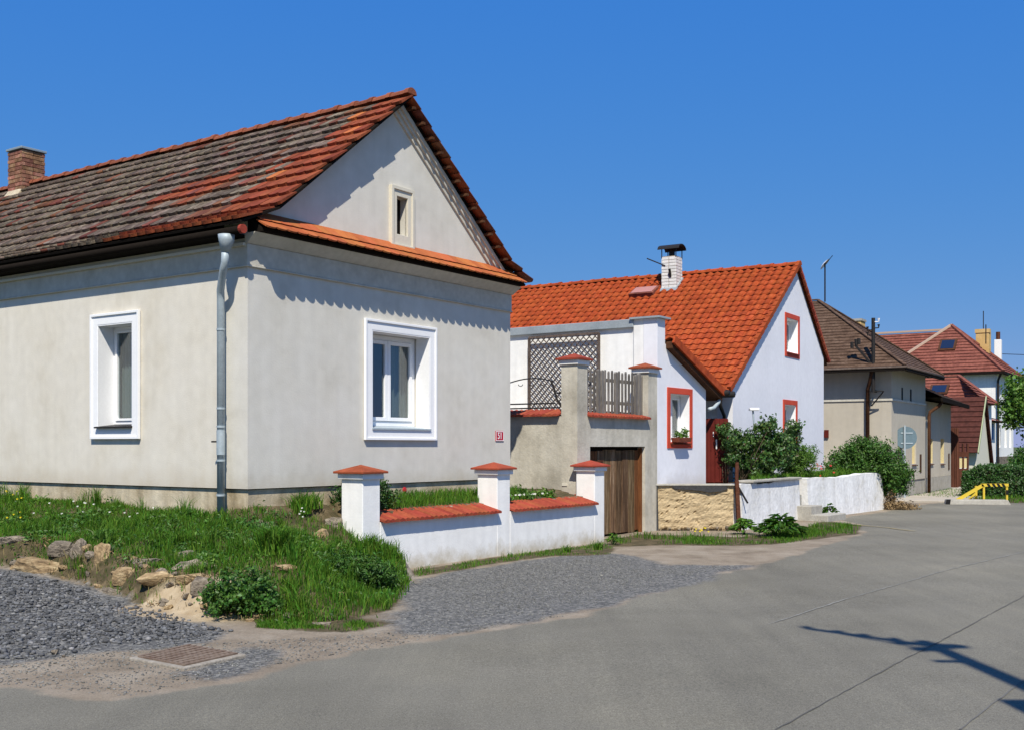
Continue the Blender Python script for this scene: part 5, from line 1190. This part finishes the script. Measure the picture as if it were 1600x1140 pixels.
m.add(vs, fs).build('concrete_rim', mt['rim'], dn, bevel=.01)
MB().add([dq(0,0,-.0), dq(1,0,-.0), dq(1,1,-.0), dq(0,1,-.0)], [(0,1,2,3)]).build('drain_pit', mt['under'], dn)
drm = M('drain_iron', [(0,(.13,.085,.06)),(1,(.22,.17,.13))], scale=12, rough=.7)
for i in range(11):
    s = .03 + .94 * i / 10; MB().bar(dq(s, .01, .022), dq(s, .99, .022), .035, .02).build('grate_bar', drm, dn)
for i in range(9):
    t = .02 + .96 * i / 8; MB().bar(dq(.01, t, .026), dq(.99, t, .026), .028, .02).build('grate_bar', drm, dn)

# ================================================================== signs, barrier
sb = g0(1413.5, 780); sg = empty('round_sign', (sb[0], sb[1], 0), 'round traffic sign seen from its grey back on a steel post', 'traffic sign')
D = sb[1]; zs = EYE + (YH - 683) * D / FPX; rs = 17.5 * D / FPX
MB().tube([(0, 0, -.2), (0, 0, EYE + (YH - 664) * D / FPX)], .032, 8).build('post', mt['zinc'], sg)
MB().tube([(.05, .045, zs), (.05, .06, zs)], rs, 32).build('sign_disc', mt['sign_back'], sg)
for dz in (.14, -.17): MB().box((-.1, .03, zs + dz - .018), (.26, .045, zs + dz + .018)).build('bracket', mt['zinc'], sg)
t0 = (1391 - CX) / FPX * 34; tg = empty('triangle_sign', (t0, 34, 0), 'red and white triangular warning sign seen edge on beside the round sign', 'traffic sign', rot=R(-112))
zt_ = EYE + (YH - 698) * 34 / FPX
MB().tube([(0, .03, -.2), (0, .03, zt_ + .3)], .03, 8).build('post', mt['zinc'], tg)
def tri(s, y0, y1, m_, nm, par, dz=0): return MB().plate([(-s, -s * .58), (s, -s * .58), (0, s * 1.15)], [], lambda a, b, d: (a, y0 + d * (y1 - y0), zt_ + .23 + b + dz), 1).build(nm, m_, par)
tp_ = tri(.40, -.012, .0, mt['redframe'], 'sign_plate', tg); tri(.27, -.02, -.0121, mt['white'], 'sign_face', tp_, .0); MB().box((-.03, -.026, zt_ + .1), (.03, -.021, zt_ + .34)).build('sign_mark', mt['black'], tp_)
# concrete barrier foot + yellow barrier
k0 = g0(1478, 787); k1_ = g0(1581, 788)
kb = empty('concrete_sill', (k0[0], k0[1], 0), 'pale concrete traffic island kerb under the yellow barrier', 'kerb', rot=math.atan2(k1_[1] - k0[1], k1_[0] - k0[0]))
L_ = math.hypot(k1_[0] - k0[0], k1_[1] - k0[1]); m = MB(); m.hexa([(0,0,-.05),(L_,0,-.05),(L_,.45,-.05),(0,.45,-.05),(.05,.03,.13),(L_-.08,.03,.13),(L_-.08,.42,.13),(.05,.42,.13)]).build('concrete_block', mt['concrete'], kb, bevel=.02)
MB().hexa([(.0,-.012,-.05),(.1,-.012,-.05),(.1,.1,-.05),(0,.1,-.05),(.03,.0,.135),(.13,.0,.135),(.13,.1,.135),(.03,.1,.135)]).build('black_end', mt['black'], kb)
Yb = k0[1] + .25
def bw(px, py): return Vector(((px - CX) / FPX * Yb, Yb, EYE - (py - YH) / FPX * Yb))
yb = empty('yellow_barrier', (bw(1535, 785).x, Yb, 0), 'yellow barrier with black stripes and sloping strut before the hedge', 'barrier')
o0 = Vector((bw(1535, 785).x, Yb, 0))
def bl(px, py, dy=0): p = bw(px, py) - o0; p.y += dy; return p
MB().bar(bl(1488, 785), bl(1536, 757), .08, .08).build('sloping_strut', mt['yellow'], yb)
MB().bar(bl(1533, 757), bl(1575, 757), .08, .08).build('top_rail', mt['yellow'], yb)
for px in (1537, 1573): MB().bar(bl(px, 786), bl(px, 759.8), .05, .05).build('post', mt['yellow'], yb)
MB().bar(bl(1533, 786, .35), bl(1533, 759, .35), .06, .06).build('post', mt['yellow'], yb); MB().bar(bl(1516, 786, .3), bl(1531, 771, .3), .05, .05).build('sloping_strut', mt['yellow'], yb)
for px in (1545.5, 1553.5, 1561, 1568.5):
    a, b = bl(px, 759.6, -.046), bl(px - 3, 754.8, -.046); w_ = .035
    MB().plate([(a.x - w_, a.z), (a.x + w_, a.z), (b.x + w_, b.z), (b.x - w_, b.z)], [], lambda x, z, d: (x, -.004 + a.y + d, z), .006).build('black_stripe', mt['black'], yb)
a = bl(1573, 768, -.04); MB().box((a.x - .036, a.y - .004, a.z - .06), (a.x + .036, a.y + .003, a.z + .06)).build('black_stripe', mt['black'], yb)

# ================================================================== utility pole behind the camera (casts the shadow on the road)
up = empty('utility_pole', (3.58, 2.35, 0), 'wooden utility pole with crossarm and insulators, off frame to the right', 'utility pole')
MB().tube([(0, 0, 0), (0, 0, 8.4)], [.12, .075], 12).build('pole', mt['bark'], up)
c_, s_ = -.77, .79
m = MB(); m.bar((0, 0, 8.15), (c_, s_, 8.2), .07, .07); m.build('crossarm', mt['bark'], up)
MB().bar((0, 0, 7.75), (c_ * .75, s_ * .75, 8.12), .025, .025).build('brace', mt['dark_metal'], up)
for t in (.25, .5, .72, 1.0): MB().tube([(c_ * t, s_ * t, 8.22), (c_ * t, s_ * t, 8.34)], .05, 8).build('insulator', mt['white'], up)
MB().bar((-.22, .02, 7.9), (.22, .1, 8.05), .1, .12).build('crossarm', mt['bark'], up); MB().bar((0, 0, 7.35), (-.25, .12, 7.2), .06, .06).build('bracket', mt['dark_metal'], up)
MB().bar((-.26, .05, 8.3), (.26, .0, 8.1), .09, .1).build('crossarm', mt['bark'], up)
MB().box((-.38, -.1, 5.32), (-.1, .15, 5.6)).build('switch_box', mt['sign_grey'], up)

# ================================================================== stones in the bank
G_st = 'stones in the grass bank'
def bank_stone(px, py, w, h, mat, label, me=0, rz=0, dep=.8):
    p = ray_hit(px, py); s = p.y / FPX; sx_, sz_ = w * s, h * s
    o = rock('bank_stone', (p.x, p.y + sz_ * .15, p.z - sz_ * .05), (sx_ * 1.45, max(.12, sx_ * dep), sz_ * 1.6), rk[me % 7], mat, rz); tag(o, label, 'stone', G_st)
bs = [(96,862,42,22,'stone_g','brown grey stone poking out at the left end of the grass bank'),(72,882,78,24,'stone_y','long low tan stone at the foot of the bank by the gravel'),(119,868,28,36,'stone_g','dark upright stone left of the yellow block in the bank'),
 (160,876,32,46,'stone_y','yellow sandstone block standing upright in the bank edge'),(18,846,40,14,'stone_g','flat grey stone at the far left edge of the bank'),(228,878,46,18,'stone_g','mossy stone half hidden by hanging grass in the bank'),
 (305,886,66,30,'stone_g','large brown slab stone jutting out of the bank above the sand'),(316,921,38,26,'stone_g','brown stone under the large slab beside the round shrub'),(420,820,24,18,'stone_g','small square stone in the grass below the house corner'),
 (497,836,28,15,'stone_y','pale yellow stone lying in the grass left of the white pier'),(522,822,36,26,'stone_g','brown boulder leaning against the first white pier'),(440,890,44,14,'stone_y','rusty orange stone band showing above the round shrub'),
 (522,928,40,14,'stone_y','tan stone at the lower right of the grassy bank'),(250,905,60,24,'stone_y','crumbling tan stone in the soil face of the bank'),(195,905,40,26,'stone_y','tan stone low in the bank left of the sand'),(180,925,34,14,'stone_g','small brown stone at the bank foot beside the gravel'),
 (282,868,50,12,'stone_g','flat lichen covered stone on top of the bank edge'),(505,975,36,8,'stone_g','flat stone sunk in the grass next to the road dirt'),(300,905,40,16,'stone_y','pale stone wedged below the large slab')]
for i, (x, y, w, h, mm, lb) in enumerate(bs): bank_stone(x, y, w, h, mt[mm], lb, i, rnd.uniform(-.4, .4))
# small half buried stones that fill the broken bank face
r_b = empty('bank_rubble', (-3.6, 11.0, 0), 'small broken stones half buried along the soil face of the bank', 'stones')
rb_m = []
for i in range(60):
    t = rnd.random(); k = 2 + t * 4.3; j = int(k); f = k - j; x0_ = FOOT[j][0] + (FOOT[j+1][0] - FOOT[j][0]) * f; y0_ = FOOT[j][1] + (FOOT[j+1][1] - FOOT[j][1]) * f + rnd.uniform(.0, .42)
    zz = float(H(x0_, y0_)); sz = rnd.uniform(.04, .15)
    o = link_mesh('rubble_stone', rb_m[i % 7] if len(rb_m) > 6 else rk[i % 7].copy(), r_b)
    if len(rb_m) < 7: o.data.materials.clear(); o.data.materials.append(mt['stone_g'] if i % 3 else mt['stone_y']); rb_m.append(o.data)
    o.location = (x0_ + 3.6, y0_ - 11.0, zz); o.scale = (sz * 1.4, sz, sz * .75); o.rotation_euler = (rnd.uniform(-.4, .4), rnd.uniform(-.4, .4), rnd.uniform(0, 6))
# loose stones on the dirt
for px, py, w, lb in ((87,1022,14,'loose dark stone lying on the dirt in front of the gravel'), (100,1026,7,'tiny loose stone right of the dark stone on the dirt'), (940,900,5,'pale pebble on the grey gravel before the garden wall')):
    p = ray_hit(px, py); s = w * p.y / FPX; tag(rock('loose_stone', (p.x, p.y, p.z + s * .2), (s * 1.3, s * 1.2, s), rk[3], mt['stone_g'] if w > 6 else mt['concrete']), lb, 'stone')

# gravel as real stones
def pebbles(name, poly, n, smin, smax, mat, label, dens=None):
    x, y = scatter(poly, n, dens); n = len(x); z = H(x, y); bm = bmesh.new(); bmesh.ops.create_icosphere(bm, subdivisions=1, radius=.5)
    bm.verts.ensure_lookup_table(); TV = np.array([v.co[:] for v in bm.verts]); TF = np.array([[v.index for v in f.verts] for f in bm.faces]); bm.free()
    k = len(TV); s = smin + (smax - smin) * rng.uniform(0, 1, n) ** 2.2
    J = rng.uniform(.62, 1.3, (n, k, 1)); a = rng.uniform(0, 6.28, n); sc = np.stack([rng.uniform(.8, 1.5, n), rng.uniform(.7, 1.1, n), rng.uniform(.4, .8, n)], 1)
    V = TV[None] * J * sc[:, None] * s[:, None, None]; ca, sa = np.cos(a)[:, None], np.sin(a)[:, None]
    X = V[..., 0] * ca - V[..., 1] * sa; Y = V[..., 0] * sa + V[..., 1] * ca
    V = np.stack([X + x[:, None], Y + y[:, None], V[..., 2] + z[:, None] + s[:, None] * rng.uniform(.0, .3, (n, 1))], -1)
    F = (TF[None] + (np.arange(n) * k)[:, None, None]).reshape(-1, 3)
    o = np_mesh(name, V.reshape(-1, 3), F, mat, None, kind='stuff'); tag(o, label, 'gravel'); return o
pebbles('coarse_gravel', GRAV1, 34000, .012, .055, mt['gravel'], 'coarse blue grey gravel heaped beside the dirt track', lambda x, y: ss((sdf(x, y, GRAV1) + .12 * wob(x, y, 4, 2)) / .35))
pebbles('fine_gravel', GRAV2, 20000, .006, .02, mt['pebble'], 'fine pale grey gravel before the white garden wall', lambda x, y: ss((sdf(x, y, GRAV2) + .25 * wob(x, y, 4, 2)) / .9))
DZ = [g0(*p) for p in [(0,1025),(250,1008),(640,985),(900,958),(640,1002),(400,1045),(200,1088),(0,1068)]]
pebbles('scattered_grit', DZ, 5200, .006, .022, mt['pebble'], 'scattered grit on the brown dirt track by the drain')

# ================================================================== grass
def grass_obj(name, poly, n, h, w, label, mat, dens=None, hf=None, zf=None, bend=.6, clumps=0, soft=.0):
    poly = [tuple(p) for p in poly]; d0 = dens or (lambda x, y: 1 + 0 * x)
    dd = d0 if soft <= 0 else (lambda x, y: d0(x, y) * ss((sdf(x, y, poly) + soft * .8 * wob(x, y, 4, 6)) / soft))
    x, y = scatter(poly, n, dd); z = zf(x, y) if zf else H(x, y); P = np.stack([x, y, z - .01], 1)
    hh = h if hf is None else hf(x, y)
    if clumps:
        ci = rng.integers(0, len(x), clumps); k = rng.integers(25, 70, clumps); idx = np.repeat(ci, k); off = rng.normal(size=(len(idx), 2)) * .035; cp = P[idx].copy(); cp[:, :2] += off
        P = np.concatenate([P, cp]); hh = np.concatenate([np.broadcast_to(hh, len(x)), np.repeat(rng.uniform(.12, .30, clumps), k)])
    V, F = blades(P, hh, w, bend); o = np_mesh(name, V, F, mat, None, kind='stuff'); tag(o, label, 'grass'); return o
BV = FOOT + [tuple(F1.P(1.3, -.5).xy), tuple(F1.P(.0, .0).xy), tuple(F1.P(-.02, 10).xy), (-14, 19)]
def dfoot(x, y): return dseg(x, y, FOOT, False)
def dens_bank(x, y):
    uu = (x - F1.o[0]) * F1.t[0] + (y - F1.o[1]) * F1.t[1]; vv = (x - F1.o[0]) * F1.n[0] + (y - F1.o[1]) * F1.n[1]; wall = ((uu > 1.12) & (vv > -.84)) * 1.0
    d = dfoot(x, y); steep = ss((-x - 2.2) / .8)
    a = ss((d - .16 * steep) / .25); face = .25 + .55 * ss(wob(x, y, 3.2, 9) * 2.2)
    bald = .35 + .65 * ss(.8 + wob(x, y, 1.6, 11) * 1.4)
    sand = 1 - .97 * ss(1.6 - np.hypot((x + 3.0) / .7, (y - 10.45) / .45))
    return np.clip(np.maximum(a * bald, face), 0, 1) * sand * (1 - wall)
def h_bank(x, y): return .065 + .05 * ss(wob(x, y, 1.3, 2) * 1.3 + .3) + .10 * ss(wob(x, y, 2.6, 12) * 2 - .7) + .05 * ss((x + 3.6) / 1.5)
grass_obj('grass', BV, 105000, .12, .0085, 'bright green grass covering the bank before the grey house', mt['grass'], dens_bank, h_bank, clumps=220)
grass_obj('dry_grass', BV, 30000, .12, .007, 'dry straw coloured grass hanging over the stony bank edge', mt['drygrass'], lambda x, y: .008 + .9 * ss(1 - np.abs(dfoot(x, y) - .28) / .38) * ss(wob(x, y, 3, 15) * 2 + .6) * ss((-x - 1.2) / 1), lambda x, y: .12 + 0 * x, bend=1.7)
grass_obj('grass', [F1.P(1.62, -.50).xy[:], F1.P(5.6, -.50).xy[:], F1.P(5.6, -.01).xy[:], F1.P(1.5, -.01).xy[:]], 7000, .14, .009, 'grass strip between the garden wall and the grey house', mt['grass'], bend=.5)
grass_obj('grass', STRIP, 5200, .07, .008, 'thin weeds along the foot of the white garden wall', mt['grass'], lambda x, y: np.clip(ss(.6 + wob(x, y, 3, 4) * 1.6), 0, 1), lambda x, y: .05 + .07 * ss(wob(x, y, 3.3, 8) * 2), soft=.08)
grass_obj('grass', VERGE, 15000, .08, .010, 'grass verge before the plank door and rubble wall', mt['grass'], lambda x, y: np.clip(ss(.55 + wob(x, y, 1.9, 14) * 1.7), 0, 1), lambda x, y: .06 + .08 * ss(wob(x, y, 2.3, 18) * 2), soft=.3)
grass_obj('grass', BANKLOW, 5000, .05, .007, 'short grass tufts at the foot of the bank by the dirt track', mt['grass'], lambda x, y: np.clip(ss(.5 + wob(x, y, 3, 13) * 1.6), 0, 1), soft=.25)
grass_obj('grass', FARG, 9000, .14, .016, 'grass below the long hedge on the right', mt['grass'])
GT = [(4.7, 21.6), (6.3, 24.4), (9.2, 28.1), (8.6, 29), (5.3, 24.3)]
grass_obj('grass', GT, 9000, .2, .014, 'tall green flower foliage in the raised garden behind the low white wall', mt['grass'], None, lambda x, y: .22 + .12 * ss(wob(x, y, 2, 3)), lambda x, y: .83 + 0 * x, bend=.8)
# low broad weeds between the grass, withered stuff on the bank face
def weeds(name, n, size, mat, label, dens, lo, hi, aspect, cn=14, spread=.05):
    cxx, cyy = scatter([tuple(p) for p in BV], n // cn, dens); idx = np.repeat(np.arange(len(cxx)), cn)
    x = cxx[idx] + rng.normal(size=len(idx)) * spread; y = cyy[idx] + rng.normal(size=len(idx)) * spread
    z = H(x, y) + rng.uniform(lo, hi, len(idx)); nn = np.tile(np.array([[-.05, -.35, 1.0]]), (len(idx), 1))
    V, F = leaves(np.stack([x, y, z], 1), size, nn, aspect, .5); o = np_mesh(name, V, F, mat, kind='stuff'); tag(o, label, 'weeds')
weeds('weeds', 26000, .042, mt['leaf'], 'dark low broad leaved weeds mixed into the grass bank', lambda x, y: dens_bank(x, y) * ss(wob(x, y, 1.7, 4) * 1.8 + .45), .01, .10, .5)
weeds('light_weeds', 9000, .05, mt['leaf_light'], 'lighter clover and dandelion leaves in the grass bank', lambda x, y: dens_bank(x, y) * ss(wob(x, y, 2.1, 16) * 2 + .1), .02, .11, .4)
weeds('withered_growth', 12000, .05, mt['dead'], 'withered brown growth hanging on the bank face above the gravel', lambda x, y: ss(1 - np.abs(dfoot(x, y) - .2) / .34) * ss((-x - 1.3) / .8) * ss(wob(x, y, 2.6, 15) * 2 + .5), -.01, .06, .16, 20, .07)
# long leaved tufts
def tuft(px, py, h, w, n, label, z=None, lw=.014, mat='grass', loc=None, name='grass_tuft', rad=.1):
    p = Vector(loc) if loc is not None else ray_hit(px, py)
    a = rng.uniform(0, 6.28, n); r_ = rng.uniform(0, 1, n) ** .6 * rad
    P = np.stack([r_ * np.cos(a), r_ * np.sin(a), 0 * a - .02], 1); V, F = blades(P, h, lw, w)
    o = np_mesh(name, V, F, mt[mat]); o.location = p; tag(o, label, 'grass tuft', 'grass tufts in the bank')
tuft(430, 862, .34, .95, 420, 'large drooping grass tuft in the middle of the bank below the house corner', rad=.16)
tuft(480, 792, .24, .6, 200, 'tall upright grass tuft against the plinth right of the downpipe', rad=.2)
tuft(470, 800, .24, .6, 200, 'grass tuft left of the shrub by the first white pier', rad=.14)
tuft(575, 868, .30, .6, 260, 'grass tuft at the foot of the first white pier', rad=.15)
tuft(604, 880, .28, .7, 200, 'grass tuft just right of the first pier base', rad=.12)
tuft(285, 855, .22, .9, 160, 'grass tuft above the large slab stone', rad=.1)
tuft(160, 850, .22, .8, 140, 'pale broad leaved tuft above the yellow sandstone block', rad=.1, mat='leaf_light', lw=.02)
tuft(610, 905, .26, .7, 220, 'grass tuft at the right tip of the bank', rad=.15)
tuft(935, 858, .16, .6, 90, 'weed tuft at the right end of the white garden wall', rad=.07)
tuft(885, 862, .14, .6, 70, 'weed tuft below the third pier of the white garden wall', rad=.06)
# flowers
def flowers(name, pts, size, mat, label, hgt=.14):
    r = None; V = []; F = []; b = 0
    for (p) in pts:
        for k in range(5):
            a = k * 1.2566; c = Vector((p.x + math.cos(a) * size * .5, p.y + math.sin(a) * size * .3 - .01, p.z + hgt + math.sin(a) * size * .35)); t = Vector((math.cos(a), .2, math.sin(a) * .8)); s = Vector((-t.z, 0, t.x))
            V += [p + Vector((0, 0, hgt)), c + s * size * .22, c + t * size * .3, c - s * size * .22]; F.append([b, b+1, b+2, b+3]); b += 4
    o = np_mesh(name, [tuple(v) for v in V], F, mat, kind='stuff'); tag(o, label, 'flowers')
flowers('dandelion', [ray_hit(rnd.uniform(0, 40), rnd.uniform(768, 830)) for _ in range(14)], .02, mt['flower_y'], 'yellow dandelions in the grass at the far left', .12)
flowers('daisy', [ray_hit(rnd.uniform(40, 240), rnd.uniform(786, 822)) for _ in range(14)], .02, mt['flower_w'], 'small white daisies in the bank grass', .1)
flowers('daisy', [ray_hit(rnd.uniform(455, 480), rnd.uniform(810, 828)) for _ in range(5)], .018, mt['flower_w'], 'white blossoms by the drooping grass tuft', .14)
flowers('dandelion', [ray_hit(rnd.uniform(1085, 1110), rnd.uniform(836, 846)) for _ in range(8)], .026, mt['flower_y'], 'yellow flowers in the verge before the rubble wall', .16)

# ================================================================== shrubs
def loc_(px, py): return ray_hit(px, py)
p = loc_(375, 958)
shrub('round_shrub', p, [((0, .05, .2), (.36, .3, .22)), ((-.12, 0, .14), (.26, .25, .17)), ((.18, 0, .13), (.24, .22, .16))], 6500, .036, mt['leaf'], 'dense round green shrub at the foot of the bank', clump=.06, sr=.006, aspect=.75)
p = loc_(560, 915)
shrub('creeping_shrub', p, [((-.25, .1, .16), (.3, .3, .2)), ((.08, 0, .14), (.32, .3, .22)), ((.3, .1, .06), (.2, .25, .15))], 5200, .05, mt['leaf'], 'sprawling dark shrub covering the right tip of the bank', clump=.08, sr=.006, aspect=.3)
q = F1.P(F1.u(562, -.22), -.22, .66)
shrub('garden_shrub', q, [((0, 0, .28), (.42, .20, .28)), ((-.12, 0, .14), (.38, .22, .18)), ((.2, .05, .26), (.28, .18, .26))], 7500, .05, mt['leaf_dark'], 'dark green shrub behind the first white pier', clump=.07, sr=.008, aspect=.35)
q = F1.P(5.2, -.3, .86)
for i, (du, sz_, mm, lb) in enumerate(((-.0, .14, 'leaf_light', 'leafy light green plant behind the second wall section near the house corner'), (.5, .12, 'leaf', 'low leafy plant in the middle of the second wall section'), (1.0, .12, 'leaf_light', 'bluish leafed plant beside the third white pier'))):
    shrub('garden_plant', F1.P(4.75 + du * 1.15, -.33, .72), [((0, 0, .08), (.22, .15, sz_))], 700, .08, mt[mm], lb, cat='plant', clump=.07, nst=4, sr=.005, aspect=.4)
flowers('daisy', [F1.P(rnd.uniform(4.8, 5.9), -.45, .72) for _ in range(14)], .03, mt['flower_w'], 'small white flowers among plants behind the low wall', .13)
# roses before the white house
def at(px, Y, z): return Vector(((px - CX) / FPX * Y, Y, z))
b0 = at(1158, 23.2, .83)
def rb(px, py, r, Y=23.4, dy=.4): p = at(px, Y, EYE + (YH - py) * Y / FPX) - b0; return ((p.x, p.y, p.z), (r, r * .8 if dy is None else dy, r))
shrub('rose_bush', b0, [rb(1156, 690, .3), rb(1150, 712, .28), rb(1170, 735, .35), rb(1195, 690, .38), rb(1190, 720, .45), rb(1200, 665, .2), rb(1218, 700, .3)], 9000, .075, mt['leaf_rose'], 'tall rose bush with reddish shoots behind the low white wall', clump=.1, nst=14, sr=.012, aspect=.6, bias=.6)
b0 = at(1132, 23.0, .83)
shrub('climbing_rose', b0, [rb(1130, 668, .16, 23), rb(1136, 690, .16, 23), rb(1138, 715, .12, 23)], 1100, .07, mt['leaf_rose'], 'thin climbing rose beside the dark red gate', cat='climbing plant', clump=.09, nst=6, bias=.7)
b0 = at(1250, 25.2, .83)
shrub('rose_bush', b0, [rb(1232, 690, .28, 25), rb(1240, 672, .2, 25), rb(1222, 715, .3, 25)], 3200, .075, mt['leaf_rose'], 'smaller rose bush below the ground floor window of the white house', clump=.1, nst=8, bias=.6)
shrub('round_bush', b0, [rb(1247, 722, .40, 25.2), rb(1262, 712, .26, 25.2), rb(1238, 730, .3, 25.2)], 6000, .055, mt['leaf_light'], 'rounded fresh green bush right of the roses', clump=.07, nst=8, aspect=.35)
flowers('rose_bloom', [at(rnd.uniform(1262, 1305), 25.6, rnd.uniform(.85, 1.15)) for _ in range(9)], .04, mt['flower_r'], 'red blooms above the low white wall', .05)
b0 = at(1372, 28.3, .2)
shrub('big_bush', b0, [rb(1355, 722, .68, 28.3, .7), rb(1325, 722, .5, 28.3, .6), rb(1385, 735, .6, 28.3, .6), rb(1395, 750, .45, 28.3, .5), rb(1352, 702, .35, 28.3, .4), rb(1300, 735, .3, 28.3, .4)], 17000, .085, mt['leaf'], 'large rounded green bush at the end of the low white walls', clump=.14, nst=12, sr=.03, aspect=.4)
b0 = at(1400, 28.0, 0)
shrub('dry_brush', b0, [((0, 0, .06), (.35, .3, .13)), ((.3, 0, .03), (.35, .3, .08)), ((-.15, 0, .2), (.12, .12, .3))], 1700, .08, mt['dead'], 'heap of withered twigs below the large bush', cat='brushwood', clump=.12, nst=14, sr=.01, aspect=.3)
# broad leaved plants at the foot of the walls
def hosta(px, py, w, h, n, ls, label, mat='leaf'):
    p = ray_hit(px, py); r = empty('broadleaf_plant', p, label, 'plant', 'broad leaved plants at the foot of the low walls')
    a = rng.uniform(0, 6.28, n); t = rng.uniform(.2, 1, n); rad = w * .5 * t; z = h * (1.02 - t * .72) * rng.uniform(.6, 1.1, n)
    V = []; F = []
    for i in range(n):
        c = Vector((rad[i] * math.cos(a[i]), rad[i] * math.sin(a[i]), z[i])); d = Vector((math.cos(a[i]), math.sin(a[i]), rng.uniform(-.4, .6))).normalized(); s = d.cross(Vector((0, 0, 1))).normalized(); u_ = s.cross(d)
        L = ls * rng.uniform(.7, 1.2); W_ = L * .36; b = len(V)
        V += [c - d*L*.5, c - d*L*.15 + s*W_*.5 + u_*L*.08, c + d*L*.2 + s*W_*.42 + u_*L*.06, c + d*L*.5 - u_*L*.12, c + d*L*.2 - s*W_*.42 + u_*L*.06, c - d*L*.15 - s*W_*.5 + u_*L*.08]
        F += [(b, b+1, b+2, b+3), (b, b+3, b+4, b+5)]
    np_mesh('foliage', [tuple(v) for v in V], F, mt[mat], r, kind='stuff')
    m = MB()
    for i in range(8): m.tube([(0, 0, -.02), (rad[i] * .5 * math.cos(a[i]), rad[i] * .5 * math.sin(a[i]), z[i] * .8)], .006, 4)
    m.build('stem', mt['leaf'], r)
hosta(1220, 838, .85, .46, 190, .2, 'large broad leaved plant before the first low white wall')
hosta(1163, 834, .5, .32, 90, .18, 'small broad leaved plant left of the larger one by the rusty post', 'leaf_light')
hosta(1297, 808, .4, .34, 80, .14, 'leafy plant growing beside the concrete steps')
hosta(958, 850, .26, .2, 60, .09, 'small weed plant at the corner of the plank door', 'leaf_light')
# garden lamp
gl = empty('garden_lamp', at(1180, 23.9, .83), 'white garden lamp on a thin bent post before the white gable', 'garden lamp')
MB().tube([(0, 0, 0), (0, 0, .95), (-.05, 0, 1.55)], .02, 6).build('post', mt['zinc'], gl); MB().box((-.13, -.08, 1.55), (.08, .08, 1.61)).build('lamp_head', mt['white'], gl, bevel=.015)
# hedge
hd = empty('hedge', (14.15, 34.3, 0), 'long clipped dark green hedge behind the yellow barrier', 'hedge')
n = 46000; Lh = 9.5
x = rng.uniform(0, Lh, n); t = rng.uniform(0, 1, n); side = rng.integers(0, 3, n)
y = np.where(side == 0, rng.uniform(-.05, .12, n), rng.uniform(0, 1.6, n)); top = 1.02 + .05 * wob(x, y, 2) ; z = np.where(side == 0, t * top, top + rng.uniform(-.1, .04, n))
z = np.where(side == 2, t * top, z); x = np.where(side == 2, rng.uniform(-.1, .1, n), x)
x = x - .0; rnd_e = ss((.5 - x) / .5) * .18; z = z * (1 - rnd_e); y = y + .10 * wob(x * 1.5, z * 3, 2)
P = np.stack([x + .62 * y, y + x * .12, z * .95], 1); P += rng.normal(size=P.shape) * .03
V, F = leaves(P, .07, np.array([[-.1, -.8, .6]]) * np.ones((n, 1)), .55); np_mesh('foliage', V, F, mt['leaf_dark'], hd, kind='stuff')
MB().hexa([(.3,.2,0),(Lh,.15+Lh*.12,0),(Lh,1.5+Lh*.12,0),(1.15,1.5,0),(.4,.25,.84),(Lh,.2+Lh*.12,.86),(Lh,1.4+Lh*.12,.86),(1.15,1.4,.84)]).build('inner_twigs', mt['bark'], hd)
b0 = at(1606, 44, 0)
shrub('tall_shrub', b0, [((0, 0, .9), (.9, .7, .9)), ((1, 0, .8), (.9, .7, .8))], 5000, .12, mt['leaf'], 'shrub behind the hedge at the right edge', clump=.2, nst=5, sr=.03)
# tree
tb0 = at(1650, 38, 0); tr_ = empty('broadleaf_tree', tb0, 'fresh green broadleaf tree reaching in from the right edge', 'tree')
bl_ = []
for (px, py, r_) in ((1596, 630, .62), (1583, 640, .42), (1610, 610, .75), (1635, 640, .9), (1650, 600, 1.1), (1590, 605, .35), (1578, 652, .3), (1620, 665, .6), (1680, 640, 1.0), (1600, 655, .4)):
    p = at(px, 38, EYE + (YH - py) * 38 / FPX) - tb0; bl_.append(((p.x, p.y, p.z), (r_, r_, r_ * .8)))
P, Nr = cloud([(Vector(a), Vector(b)) for a, b in bl_], 16000, .26, cn=34, bias=.5); V, F = leaves(P, .13, Nr, .6); np_mesh('crown', V, F, mt['leaf_light'], tr_, kind='stuff')
m = MB(); m.tube([(0, 0, -.1), (-.05, 0, 1.2), (0, 0, 2.4), (.05, 0, 3.4)], [.16, .13, .1, .04], 8); m.build('trunk', mt['bark'], tr_, smooth=True)
for c, _ in bl_: MB().tube([(0, 0, 1.6), (c[0] * .5, c[1], 1.9 + (c[2] - 1.6) * .4), (c[0], c[1], c[2])], [.06, .04, .015], 6).build('limb', mt['bark'], tr_, smooth=True)
# overhead wire at far right
wz = EYE + (YH - 553) * 60 / FPX
o = MB().tube([at(1566, 66, EYE + (YH - 553) * 66 / FPX), at(1650, 60, EYE + (YH - 556) * 60 / FPX), at(1900, 50, 7)], .02, 5).build('overhead_wire', mt['dark_metal']); tag(o, 'thin dark overhead wire crossing the sky at the right edge', 'wire')
